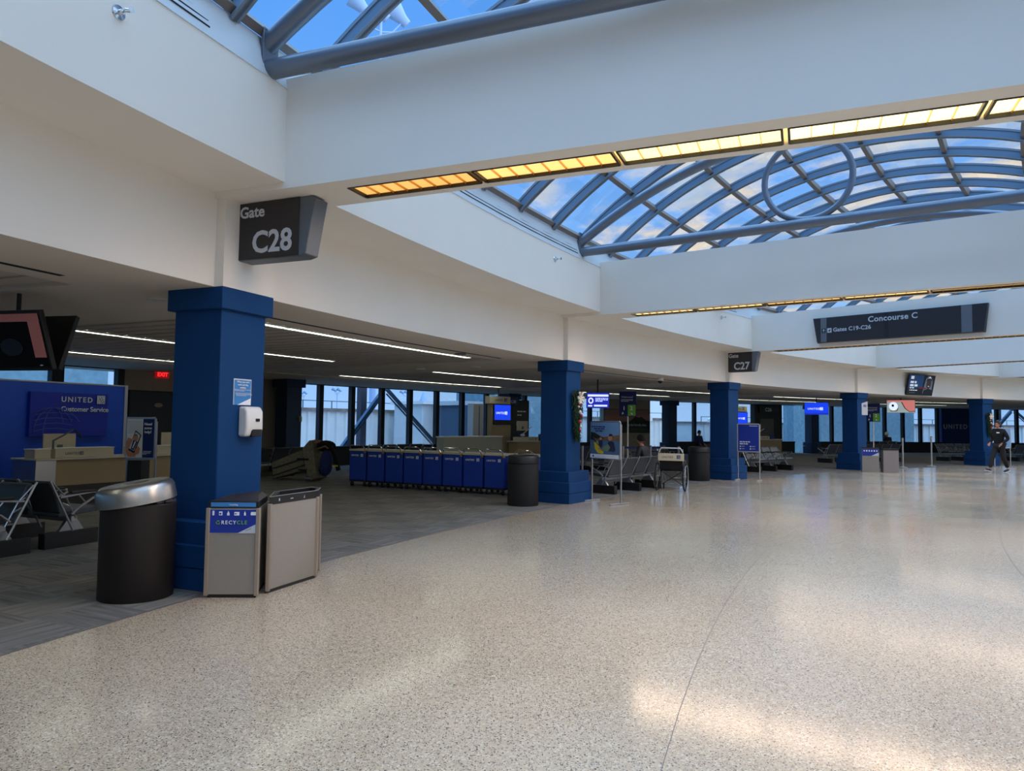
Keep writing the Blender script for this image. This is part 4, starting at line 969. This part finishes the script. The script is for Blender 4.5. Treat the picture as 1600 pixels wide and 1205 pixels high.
poster_stand('poster_stand', 'empty backed white poster stand behind the walking man', 'poster stand', ((20.01+20.74)/2+.2,29.9,0), .1, .70, .80, 1.62, [(water, R(0,0,.7,.82))], True, .5, wsteel)

# ------------------------------------------------------------------ row of blue carts
cart = thing('wheeled_cart', 'x', 'wheeled cart'); cw, cd = .50, .62
MB().box(-cw/2,cw/2,0,cd,.15,.86).build('cover', cartblue, cart, bev=.012)
MB().box(-cw/2-.01,cw/2+.01,-.012,cd+.012,.86,.905).build('top_rail', cream, cart, bev=.008)
MB().box(-cw/2+.01,cw/2-.01,.01,cd-.01,.11,.155).build('under_frame', black, cart)
m = MB(); m.tube([(-cw/2+.02,.02,.88),(-cw/2+.02,-.02,.96),(-cw/2+.07,-.03,1.0),(cw/2-.10,-.03,1.0),(cw/2-.04,-.02,.95),(cw/2-.02,.02,.88)], .013, 8); m.build('handle', chrome, cart)
m = MB(); m.tube([(cw/2-.05,.0,.90),(cw/2+.0,-.02,.87),(cw/2+.02,-.01,.82)], .012, 6); m.ball((cw/2-.02,-.005,.84), .025); m.build('latch', goldm, cart)
for x, y in ((-.20,.06),(.20,.06),(-.20,cd-.06),(.20,cd-.06)):
    wh = MB().tube([(x-.016,y,.055),(x+.016,y,.055)], .055, 16).build('caster_wheel', rubber, cart)
    m = MB(); m.box(x-.03,x-.022,y-.02,y+.02,.04,.12); m.box(x+.022,x+.03,y-.02,y+.02,.04,.12); m.box(x-.03,x+.03,y-.02,y+.02,.105,.12); m.build('caster_fork', chrome, cart)
text(cart, 'UNITED', .058, ink, (-cw/2+.06,-.004,.735), 0, .016, 1.15)
art(cart, 'emblem', (.10,-.003,0), 0, globe_shapes(0,.722,.07,ink,cartblue), 0, .001)
ax, ay = Vector((-4.0,17.72,0)), Vector((-.11,15.71,0)); cr_ = math.atan2(ay.y-ax.y, ay.x-ax.x); dirv = (ay-ax).normalized()
names = ['leftmost blue airline cart in the row, beside the upturned grey cart','second blue airline cart from the left in the row','third blue airline cart from the left in the row','fourth blue airline cart from the left in the row','fourth blue airline cart from the right end of the unbroken row','third blue airline cart from the right end of the unbroken row','second blue airline cart from the right end of the unbroken row','last blue airline cart of the unbroken row, before the gap','blue airline cart half hidden behind the black trash can']
for i, nm in enumerate(names):
    loc = ax + dirv*(.25 + (.547*i if i < 8 else 1.045*4.38)); 
    if i == 0: cart['label'] = nm; cart['group'] = 'row of blue wheeled carts'; cart.location = loc; cart.rotation_euler.z = cr_
    else: dup(cart, nm, loc, cr_ + random.uniform(-.02,.02), 'row of blue wheeled carts')
# upturned grey cart heaped with bags
t = thing('upturned_cart', 'grey wooden cart lying tipped over with a navy sack, left of the blue carts', 'cart', (-5.55,18.95,0), -.28)
m = MB(); m.prism_y([(-.84,.03),(-.92,.44),(-.80,.50),(.12,.86),(.22,.32)], 0, .55); m.build('side_panel', woodg, t, bev=.012)
for z0, z1 in ((.30,.58),(.10,.40)): m = MB(); m.bar((-.86,-.012,z0), (.16,-.012,z1+.04), .02, .025); m.build('dark_strip', black, t)
m = MB(); m.prism_y([(.08,.86),(.28,1.08),(.38,1.02),(.52,.10),(.36,.02),(.26,.04)], -.10, .48); m.build('end_panel', woodg, t, bev=.015)
m = MB(); m.box(-.06,.28,-.13,-.09,.55,.60); m.box(-.02,.24,-.13,-.09,.28,.32); m.build('hinge_bars', black, t, bev=.008)
m = MB(); m.ball((.68,.12,.50), .30, .55, .6, 1.15, 16, 10); m.ball((.64,.10,.30), .24, .6, .6, .7, 14, 8); m.build('navy_sack', mat('sack_cloth', (30,44,100), .8, noise=.2, nscale=8, bump=.6), t)
m = MB(); m.ball((.62,.18,.92), .26, 1.1, .6, .6, 14, 8); m.tube([(.60,0,1.0),(.86,.02,.92),(.98,.05,.62),(1.05,.1,.30)], .06, 10); m.build('black_cloth', clothblk, t)
m = MB(); m.tube([(.30,-.06,1.04),(.50,-.08,1.08),(.56,-.05,1.02)], .03, 8); m.tube([(.52,-.06,.86),(.74,-.08,.93),(.82,-.04,.86)], .022, 8); m.build('wooden_handle', mat('handle_wood', (150,110,70), .5), t)
m = MB(); m.box(.92,1.06,-.02,.06,.40,.44); m.build('yellow_tag', yellow, t)
m = MB(); m.tube([(.22,-.08,.07),(.36,-.08,.07)], .055, 14); m.tube([(.24,.40,.05),(.36,.40,.05)], .05, 14); m.build('caster_wheel', chrome, t)

# ------------------------------------------------------------------ gate podiums
def gate_desk(where, s, d, gate, k):
    sp = DPH*(RAD0-d)
    t = thing_sd('podium_tower', 'tall gate podium tower with blue airline screen ' + where, 'podium tower', s, d-.55, 0, 0)
    MB().box(-.50,.52,0,.25,0,2.32).build('tower_body', tan, t, bev=.01)
    MB().box(-.66,.44,-.06,.20,2.30,2.58).build('header_box', cream, t, bev=.008)
    text(t, 'UNITED', .11, signgrey, (-.40,-.064,2.40), 0, .015, 1.1); art(t, 'emblem', (.10,-.061,0), 0, globe_shapes(0,2.38,.14,signgrey,cream))
    MB().box(-.44,.50,-.05,0,1.52,2.28).build('screen_casing', black, t, bev=.006)
    art(t, 'screen', (-.40,-.051,0), 0, [(scr_blue, R(0,1.70,.86,2.26))])
    brand(t, .115, scr_white, scr_blue, (-.32,-.055,1.92))
    MB().box(-.46,.50,-.03,0,1.06,1.50).build('wood_panel', beige, t)
    MB().tube([(-.05,.1,2.58),(-.05,.1,HT)], .03, 8).build('ceiling_pole', signgrey, t)
    t = thing_sd('gate_counter', 'gate counter with pale top ' + where, 'counter', s+1.20/sp, d+.12, 0)
    MB().box(-.95,1.05,0,.5,0,.88).build('body', beige, t, bev=.006); MB().box(-1.0,1.10,-.06,.56,.88,.92).build('worktop', woodtable, t, bev=.006)
    bx = thing_sd('counter_box', 'cream airline box on the gate counter ' + where, 'counter box', s+.80/sp, d+.14, .92)
    MB().box(-.60,.55,.0,.25,0,.15).build('box', cream, bx, bev=.006); text(bx, 'UNITED', .07, signgrey, (.0,-.003,.04), 0, .01, 1.1); art(bx, 'emblem', (.35,-.001,0), 0, globe_shapes(0,.035,.08,signgrey,cream), 0, .001)
    monitor('white backed monitor on the gate counter ' + where, s+.98/sp, d-.36, 1.24, 0, .60)
    m = [o for o in C.objects if o.name.startswith('monitor')][-1]
    MB().box(-.10,.10,-.1,.16,-.32,.0).build('riser', black, m)
    c_ = thing_sd('leaflet_holder', 'small navy leaflet holder on the gate counter ' + where, 'leaflet holder', s+1.62/sp, d+.1, .92)
    MB().add([(-.15,-.02,0),(.15,-.02,0),(.13,.08,.26),(-.13,.08,.26),(-.15,.12,0),(.15,.12,0),(.13,.10,.26),(-.13,.10,.26)],[(0,1,2,3),(7,6,5,4),(0,4,5,1),(1,5,6,2),(2,6,7,3),(3,7,4,0)]).build('holder', ubl_dark, c_)
    lp = thing_sd('microphone', 'white desk microphone on the gate counter ' + where, 'microphone', s+.62/sp, d+.08, 1.09)
    MB().ball((0,.1,.05), .10, 1.1, .7, .6).build('base', whitepl, lp); MB().tube([(0,.1,.08),(.25,.05,.26),(.42,.02,.36)], .014, 8).build('arm', whitepl, lp)
gate_desk('behind the blue carts', 1.90, -8.0, 'C28', 0)
gate_desk('right of the third pillar', 3.40, -8.0, 'C27', 1)
t = thing_sd('gate_partition', 'long pale grey half-height partition behind the blue carts', 'partition', 1.69, -7.8, 0)
MB().box(-1.45,1.45,0,.35,0,1.08).build('panel', mat('partition_grey', (176,178,164), .6), t, bev=.006); MB().box(-1.47,1.47,-.02,.37,1.08,1.12).build('top_cap', whitepl, t, bev=.008)
t = thing_sd('metal_cabinet', 'tall grey metal panel left of the podium screen behind the carts', 'cabinet', 1.808, -8.75, 0)
MB().box(-.32,.22,0,.3,0,2.28).build('cabinet_body', brushed, t, bev=.01); MB().box(-.02,.0,-.01,0,.2,2.2).build('door_gap', dark_slot, t)
t = thing_sd('gate_doorway_frame', 'black gate doorway structure with small gate number behind the second pillar', 'gate doorway', 2.16, -10.2, 0)
MB().box(-.62,.55,0,.3,0,2.55).build('frame', softblack, t, bev=.01); MB().box(-.7,-.2,-.08,0,2.34,2.66).build('number_box', ubl_dark, t, bev=.01); text(t, 'C28', .16, inkgrey, (-.60,-.085,2.42), 0, .01); art(t, 'timetable', (0,-.002,0), 0, lines(-.15,2.1,.5,2,.05,.10,inkgrey,61) + lines(-.2,1.6,.6,1,.10,.1,inkgrey,62))
t = thing_sd('gate_doorway_frame', 'black gate C26 doorway structure under the far windows', 'gate doorway', 3.86, -11.2, 0)
MB().box(-1.0,.85,0,.3,0,2.80).build('frame', black, t, bev=.01); MB().box(-.72,.70,-.10,0,2.34,2.74).build('number_box', signblack, t, bev=.01); text(t, 'C26', .28, inkgrey, (-.32,-.105,2.43), 0, .015)
MB().box(-.62,.40,-.03,0,.2,2.0).build('grey_door', mat('door_grey', (92,92,92), .5, noise=.15, nscale=6), t, bev=.01)
# landscape mural on the tan wall
t = thing_sd('mural', 'large dusk mountain mural reading fly the friendly skies on the tan wall', 'mural', 2.985, -12.15, 1.15)
MB().box(-1.62,1.62,-.04,0,0,1.22).build('panel', black, t)
sh = [(sunset, R(-1.6,.45,1.6,1.20)), (mat('print_cloud', (170,120,105), .6), [(-1.6,.85),(-.6,.95),(.5,.90),(1.6,1.0),(1.6,.78),(.4,.70),(-1.6,.62)]), (mtn, [(-1.6,.02),(-1.6,.58),(-.9,.62),(-.3,.56),(.2,.62),(.55,.86),(.75,.80),(1.0,.84),(1.3,.66),(1.6,.62),(1.6,.02)]), (mat('print_vale', (48,60,36), .6), [(-1.6,.02),(-1.6,.30),(-.6,.36),(.2,.26),(1.6,.20),(1.6,.02)])]
art(t, 'print', (0,-.041,0), 0, sh, 0, .002)
text(t, 'fly the friendly skies', .17, inkgrey, (-.02,-.052,.36), 0, .012, 1.0)
# far navy airline wall
t = thing_sd('airline_wall_lettering', 'dim airline lettering on the navy wall behind the fifth pillar', 'lettering', 5.19, -12.18, 1.55)
text(t, 'UNITED', .42, inkgrey, (-.25,-.01,.0), 0, .01, 1.25, extr=.01)

# ------------------------------------------------------------------ wheelchair
t = thing('wheelchair', 'folding transport wheelchair with airline back panel near the third pillar', 'wheelchair', (3.90,17.45,0), math.radians(-22)); hw = .33
for x in (-hw, hw):
    w_ = MB().tube([(x, .33*math.cos(a), .335+.33*math.sin(a)) for a in [2*PI*i/32 for i in range(32)]], .018, 8, closed=True).build('rear_wheel', rubber, t)
    m = MB()
    m.tube([(x*1.12, .285*math.cos(a), .335+.285*math.sin(a)) for a in [2*PI*i/28 for i in range(28)]], .009, 6, closed=True)
    for i in range(12): a = 2*PI*i/12; m.tube([(x,0,.335),(x,.32*math.cos(a),.335+.32*math.sin(a))], .003, 4)
    m.tube([(x-.03,0,.335),(x+.03,0,.335)], .025, 10); m.build('spokes', alu, w_)
    MB().tube([(x*.8,.46,.075),(x*.8+.02,.46,.075)], .075, 16).build('front_caster', rubber, t)
    m = MB(); xx = x*.86; m.tube([(xx,-.06,1.0),(xx,.0,.96),(xx,.02,.50),(xx,.0,.335)], .012, 8); m.tube([(xx,.0,.50),(xx,.42,.50),(xx,.46,.16)], .012, 8); m.tube([(xx,.02,.72),(xx,.36,.72),(xx,.40,.50)], .012, 8); m.tube([(xx,.42,.50),(xx*.8,.66,.14)], .011, 8); m.build('side_frame', alu, t)
    MB().box(xx-.03,xx+.03,.05,.34,.725,.75).build('arm_pad', black, t, bev=.008)
    MB().box(xx*.3+(-.02 if x > 0 else -.12),xx*.3+(.12 if x > 0 else .02),.62,.78,.10,.115).build('footplate', alu, t, bev=.004)
MB().box(-hw*.86,hw*.86,.03,.42,.47,.50).build('seat_sling', clothblk, t, bev=.01)
MB().box(-hw*.86,hw*.86,.0,.03,.50,.88).build('back_sling', clothblk, t, bev=.01)
MB().box(-hw*.95,hw*.95,-.03,-.01,.72,.90).build('name_panel', cream, t, bev=.006)
text(t, 'UNITED', .072, signgrey, (-.22,-.033,.785), 0, .02, 1.1); art(t, 'emblem', (.14,-.031,0), 0, globe_shapes(0,.77,.09,ubl_dark,inkgrey), 0, .001)
MB().tube([(-hw*.86,-.05,.93),(-hw*.70,-.06,1.03),(hw*.70,-.06,1.03),(hw*.86,-.05,.93)], .015, 8).build('push_bar', whitepl, t)
m = MB(); m.tube([(-.24,.1,.45),(.24,.12,.14)], .010, 6); m.tube([(.24,.1,.45),(-.24,.12,.14)], .010, 6); m.build('cross_brace', black, t)

# ------------------------------------------------------------------ Christmas swags
def swag(label, s):
    t = thing_sd('christmas_swag', label, 'Christmas decoration', s, .306, 1.28, 0, 'Christmas swags on the pillars'); rnd = random.Random(5)
    m = MB()
    for i in range(420):
        z = rnd.uniform(0,1.0); wd = .05 + .13*min(1, z*1.4)
        x = rnd.uniform(-wd, wd); a = rnd.uniform(-1.1,1.1); l = rnd.uniform(.07,.14); p = Vector((x,-.03-rnd.uniform(0,.07),z)); q = p + Vector((math.sin(a)*l, -rnd.uniform(0,.06), -abs(math.cos(a))*l*.8 if rnd.random() < .75 else l*.8))
        m.tube([p, (p+q)/2+Vector((0,-.006,0)), q], [.010,.008,.002], 4)
    m.tube([(0,-.02,0),(0,-.02,1.0)], .02, 6); m.build('greenery', leafg, t, smooth=False)
    m = MB()
    for k in range(6):
        a = 2*PI*k/6; c = Vector((.02+.075*math.cos(a), -.13, .84+.075*math.sin(a)))
        m.tube([Vector((.02,-.12,.84)), c + Vector((.03*math.cos(a+1),-.03,.03*math.sin(a+1))), c + Vector((.05*math.cos(a),-.02,.05*math.sin(a))), c + Vector((.03*math.cos(a-1),-.0,.03*math.sin(a-1))), Vector((.02,-.12,.84))], [.012,.022,.026,.022,.012], 6)
    m.build('bow', ribbon, t)
    for i, (x, z, r_, mm) in enumerate(((.03,.95,.035,redm),(.02,.72,.04,redm),(.03,.56,.035,ribbon),(.08,.48,.036,redm),(.02,.36,.042,mat('ornament_orange', (190,60,30), .3)),(.05,.26,.034,ribbon),(.03,.18,.032,redm),(-.03,.66,.028,ribbon))):
        MB().ball((x,-.12,z), r_, n=14, k=9).build('ornament', mm, t)
    return t
swag('Christmas swag with white bow on the second blue pillar', 1.003)
swag('small distant Christmas swag on the fifth blue pillar', 4.003)

# ------------------------------------------------------------------ small ceiling and wall fittings
def sprinkler(label, s, z):
    t = thing_sd('sprinkler_head', label, 'sprinkler', s, 1.09, z, 0, 'sprinkler heads on the upper wall'); m = MB(); m.M = Matrix.Rotation(PI/2,4,'X')
    m.lathe([(.001,0),(.055,0),(.05,.012),(.02,.018),(.018,.05),(.001,.05)], 20); m.build('escutcheon', chrome, t)
    m = MB(); m.tube([(0,-.05,0),(.02,-.09,0),(0,-.12,0),(-.02,-.09,0),(0,-.05,0)], .006, 6); m.M = Matrix.Translation((0,-.12,0)) @ Matrix.Rotation(PI/2,4,'X'); m.lathe([(.001,0),(.022,0),(.022,.004),(.001,.004)], 12); m.build('deflector', chrome, t)
sprinkler('chrome sprinkler head on the upper wall at the top left', -.262, 4.41)
sprinkler('sprinkler head on the upper wall left of the second beam', .727, 4.46)
sprinkler('tiny sprinkler head on the upper wall left of the third beam', 1.724, 4.50)
def downlight(label, s, d, r=.11, glow=True, dark=False):
    t = thing_sd('downlight', label, 'ceiling fitting', s, d, HT-.02, 0, 'round fittings in the gate ceiling')
    MB().lathe([(r*.82,-.0),(r,-.004),(r*1.08,.0),(r*1.08,.025),(r*.8,.025)], 24).build('ring', whitepl if not dark else signgrey, t)
    MB().lathe([(.001,.006),(r*.8,.006),(r*.8,.012),(.001,.012)], 20).build('lens', downl if glow else dark_slot, t)
downlight('glowing recessed downlight left of the nearest pillar', .004, -.90, .12)
downlight('dark round ceiling fitting right of the nearest pillar', .473, -.90, .10, False)
downlight('grey round ceiling fitting over the carts', .723, -.85, .10, False, True)
downlight('small lit downlight far over the carts', 1.02, -4.0, .10)
downlight('downlight in the margin behind the second pillar', 1.03, -2.4, .10)
downlight('downlight above the third pillar gate', 2.02, -3.0, .10)
t = thing_sd('security_camera', 'dome security camera under the ceiling near the Welcome lane sign', 'security camera', 1.66, -.45, HT-.12)
MB().lathe([(.001,.12),(.09,.12),(.09,.05),(.075,.04),(.001,.04)], 20).build('housing', whitepl, t); MB().ball((0,0,.04), .065, n=16, k=8).build('dome', scr_dk, t)

# ------------------------------------------------------------------ people
def skin_mesh(J, E, root):
    names = list(J); idx = {n: i for i, n in enumerate(names)}
    me = bpy.data.meshes.new('sk'); me.from_pydata([J[n][0] for n in names], [(idx[a], idx[b]) for a, b in E], [])
    o = bpy.data.objects.new('sk', me); C.objects.link(o); o.modifiers.new('s', 'SKIN')
    if not me.skin_vertices: 
        import bmesh
        bm = bmesh.new(); bm.from_mesh(me); bm.verts.layers.skin.verify(); bm.to_mesh(me); bm.free()
    sv = me.skin_vertices[0].data
    for i, n in enumerate(names):
        r = J[n][1]; sv[i].radius = r if isinstance(r, tuple) else (r, r); sv[i].use_root = (n == root)
    su = o.modifiers.new('u', 'SUBSURF'); su.levels = 2; su.render_levels = 2
    dg = bpy.context.evaluated_depsgraph_get(); dg.update(); out = bpy.data.meshes.new_from_object(o.evaluated_get(dg))
    bpy.data.objects.remove(o); return out
def join_meshes(name, parts, m, parent, remesh=0):
    import bmesh
    bm = bmesh.new()
    for p in parts: bm.from_mesh(p)
    me = bpy.data.meshes.new(name); bm.to_mesh(me); bm.free(); me.materials.clear(); me.materials.append(m)
    for p in me.polygons: p.use_smooth = True; p.material_index = 0
    o = bpy.data.objects.new(name, me); C.objects.link(o); o.parent = parent
    if remesh:
        r = o.modifiers.new('r', 'REMESH'); r.mode = 'VOXEL'; r.voxel_size = remesh; r.use_smooth_shade = True
    return o
def raw(mb):
    me = bpy.data.meshes.new('raw'); me.from_pydata(mb.v, [], mb.f); me.update(); return me
def head_mb(c, yaw=0, pitch=0):
    mb = MB(); mb.M = Matrix.Translation(c) @ Matrix.Rotation(yaw,4,'Z') @ Matrix.Rotation(pitch,4,'X')
    mb.ball((0,.005,.03), .093, .80, 1.02, 1.15, 20, 14); mb.ball((0,-.030,-.045), .062, .86, .95, .95, 16, 10)
    mb.tube([(0,-.092,.035),(0,-.112,-.002),(0,-.104,-.012)], [.008,.015,.010], 8)
    for x in (-.078,.078): mb.ball((x,.012,.012), .026, .35, .7, 1.0, 10, 6)
    mb.tube([(-.022,-.090,-.048),(0,-.096,-.046),(.022,-.090,-.048)], .007, 6)
    for x in (-.030,.030): mb.ball((x,-.082,.036), .012, 1, .6, .6, 8, 6)
    return mb
def hair_mb(c, yaw=0, pitch=0, k=1.0):
    mb = MB(); M = Matrix.Translation(c) @ Matrix.Rotation(yaw,4,'Z') @ Matrix.Rotation(pitch,4,'X'); n = 20; rows = 8; vs = []; fs = []
    mb.M = M
    for i in range(rows+1):
        for j in range(n):
            a = 2*PI*j/n; front = max(0, -math.sin(a)); low = -.02 + .085*front**1.5
            el = PI/2*(i/rows); z0 = low + (.145*k-low)*math.sin(el); r = math.cos(el)
            vs.append((.080*k*r*math.cos(a)*(1+.0), .012+.102*k*r*math.sin(a), z0))
    for i in range(rows):
        for j in range(n): fs.append((i*n+j, i*n+(j+1)%n, (i+1)*n+(j+1)%n, (i+1)*n+j))
    mb.add(vs, fs); return mb
def hand(mbp, wrist, d, side=1):
    """palm and five bent fingers from the wrist along direction d"""
    w = Vector(wrist); d = Vector(d).normalized(); up = Vector((0,0,1)) if abs(d.z) < .8 else Vector((0,-1,0)); sd = d.cross(up).normalized(); pn = sd.cross(d)
    J = {'w': (w, .024), 'p': (w+d*.045, (.038,.016)), 'k': (w+d*.085, (.040,.014))}; E = [('w','p'),('p','k')]
    me = [skin_mesh(J, E, 'w')]
    for i, (o, l) in enumerate(((-.030,.062),(-.010,.074),(.011,.070),(.031,.054))):
        b = w + d*.078 + sd*o; J = {'a': (b,.0095), 'b': (b+d*l*.45-pn*.008,.0088), 'c': (b+d*l*.75-pn*.024,.0078), 'd': (b+d*l*.90-pn*.040,.0066)}
        me.append(skin_mesh(J, [('a','b'),('b','c'),('c','d')], 'a'))
    b = w + d*.030 + sd*(-.030)*side; J = {'a': (b,.012), 'b': (b+d*.030-sd*.022*side-pn*.01,.0105), 'c': (b+d*.058-sd*.028*side-pn*.022,.0085)}
    me.append(skin_mesh(J, [('a','b'),('b','c')], 'a')); return me
def person(label, loc, rz, P, top, legs, hairc, skinc=skin, beanie=None, sc_=1.0, yaw=0, pitch=0, remesh=.012):
    t = thing('person', label, 'person', loc, rz); t.scale = (sc_,)*3
    V = {k: Vector(v) for k, v in P.items()}
    J = {'pel': (V['pel'], (.13,.10)), 'ab': (V['pel']*.5+V['chest']*.5, (.125,.095)), 'chest': (V['chest'], (.145,.105)), 'nb': (V['neck'], .058), 'nt': (V['head']+Vector((0,.01,-.07)), .052)}
    E = [('pel','ab'),('ab','chest'),('chest','nb'),('nb','nt')]
    for s_ in 'LR':
        J.update({'hip'+s_: (V['hip'+s_], .092), 'kn'+s_: (V['kn'+s_], .060), 'an'+s_: (V['an'+s_], .038), 'sh'+s_: (V['sh'+s_], .058), 'el'+s_: (V['el'+s_], .040), 'wr'+s_: (V['wr'+s_], .026), 'cf'+s_: (V['kn'+s_]*.62+V['an'+s_]*.38+Vector((0,.015,0)), .052)})
        E += [('pel','hip'+s_),('hip'+s_,'kn'+s_),('kn'+s_,'cf'+s_),('cf'+s_,'an'+s_),('chest','sh'+s_),('sh'+s_,'el'+s_),('el'+s_,'wr'+s_)]
    parts = [skin_mesh(J, E, 'pel'), raw(head_mb(V['head'], yaw, pitch))]
    for s_, sg in (('L',1),('R',-1)): parts += hand(None, V['wr'+s_], V['wr'+s_]-V['el'+s_]+Vector((0,0,-.04)), sg)
    body = join_meshes('body', parts, skinc, t, remesh*.55)
    # jacket, with sleeves to the wrist
    J2 = {'pel': (V['pel']+Vector((0,0,-.06)), (.172,.138)), 'ab': (V['pel']*.5+V['chest']*.5, (.165,.130)), 'chest': (V['chest'], (.180,.135)), 'nb': (V['neck']+Vector((0,.01,.012)), .088)}
    E2 = [('pel','ab'),('ab','chest'),('chest','nb')]
    for s_ in 'LR':
        J2.update({'sh'+s_: (V['sh'+s_], .082), 'el'+s_: (V['el'+s_], .062), 'wr'+s_: (V['wr'+s_]*.96+V['el'+s_]*.04, .042)}); E2 += [('chest','sh'+s_),('sh'+s_,'el'+s_),('el'+s_,'wr'+s_)]
    join_meshes('jacket', [skin_mesh(J2, E2, 'pel')], top, t)
    J3 = {'pel': (V['pel']+Vector((0,0,-.02)), (.150,.120))}; E3 = []
    for s_ in 'LR':
        J3.update({'hip'+s_: (V['hip'+s_], .112), 'kn'+s_: (V['kn'+s_], .082), 'an'+s_: (V['an'+s_]+Vector((0,0,.02)), .066)}); E3 += [('pel','hip'+s_),('hip'+s_,'kn'+s_),('kn'+s_,'an'+s_)]
    join_meshes('trousers', [skin_mesh(J3, E3, 'pel')], legs, t)
    for s_ in 'LR':
        a, b = V['an'+s_], V['toe'+s_]; d = (b-a); dn = d.normalized()
        J4 = {'h': (a - dn*.05 + Vector((0,0,-.055)), .040), 'm': (a*.5+b*.5+Vector((0,0,-.04)), (.048,.036)), 't': (b+Vector((0,0,-.03)), (.042,.028))}
        sh_ = join_meshes('shoe', [skin_mesh(J4, [('h','m'),('m','t')], 'h')], black, t)
        p = a - dn*.06 + Vector((0,0,-.100)); q = b + dn*.03 + Vector((0,0,-.062))
        sole = MB().bar(p, q, .085, .016).build('sole', ink, sh_, bev=.006)
    if beanie:
        hb = hair_mb(V['head']+Vector((0,0,.0)), yaw, pitch, 1.16); hb.build('beanie', beanie, t)
    else: hair_mb(V['head'], yaw, pitch, 1.07).build('hair', hairc, t)
    return t
walk = dict(pel=(0,0,.95), chest=(0,-.03,1.28), neck=(0,-.02,1.47), head=(0,-.045,1.63), hipL=(.095,0,.90), hipR=(-.095,0,.90), knL=(.10,.06,.50), anL=(.10,.25,.13), toeL=(.10,.07,.06),
            knR=(-.09,-.20,.52), anR=(-.09,-.33,.125), toeR=(-.09,-.51,.13), shL=(.19,-.01,1.41), shR=(-.19,-.01,1.41), elL=(.27,.08,1.14), elR=(-.27,.06,1.14), wrL=(.20,-.14,.98), wrR=(-.21,-.15,1.0))
t = person('man in black hoodie and dark trousers walking past the fifth pillar', (17.95,26.3,0), math.radians(-72), walk, clothblk, clothgrey, hairm, sc_=1.075, yaw=.15)
MB().box(.05,.15,-.172,-.165,1.33,1.37).build('chest_logo', ink, t)
sit = dict(pel=(0,0,.53), chest=(0,-.02,.86), neck=(0,-.03,1.04), head=(0,-.06,1.19), hipL=(.10,-.06,.52), hipR=(-.10,-.06,.52), knL=(.13,-.46,.50), anL=(.13,-.44,.12), toeL=(.14,-.62,.05),
           knR=(-.13,-.46,.50), anR=(-.13,-.44,.12), toeR=(-.14,-.62,.05), shL=(.19,0,.99), shR=(-.19,0,.99), elL=(.26,-.02,.74), elR=(-.26,-.02,.74), wrL=(.16,-.26,.64), wrR=(-.16,-.26,.64))
def seated(label, s, d, rot, top, legs, beanie=None, hairc=hairm, z=0, sk=skin):
    return person(label, W(s,d,z), heading(s)+rot, sit, top, legs, hairc, sk, beanie, 1.0)
puffer = mat('black_puffer', (22,22,26), .55, bump=.4, nscale=20)
seated('seated person in black beanie and dark coat, seen from behind beside the wheelchair', 1.470, -.06, PI, puffer, clothgrey, clothblk)
seated('person in dark top seated by the far windows, head bowed, left of the third pillar', 3.235, -9.75, 0, navyseat, clothgrey)
seated('person in a white cap seated far behind the stanchions', 4.40, -8.05, PI, clothgrey, navyseat, paperwh)
seated('dark haired person seated far back, just right of the fourth pillar', 4.19, -8.05, PI, navyseat, clothgrey)
seated('person in black seated at the right edge behind the walking man', 4.87, -2.45, PI, puffer, clothblk, clothblk)
for i, (x, y) in enumerate(((.0,0),)):
    t = thing_sd('backpack', 'dark backpack on the floor at the right edge near the seats', 'backpack', 4.80, -1.9, 0); MB().ball((0,0,.24), .24, .8, .6, 1.0, 16, 10).build('bag_body', clothblk, t); MB().tube([(-.08,.1,.44),(0,.12,.52),(.08,.1,.44)], .014, 6).build('handle', clothblk, t)
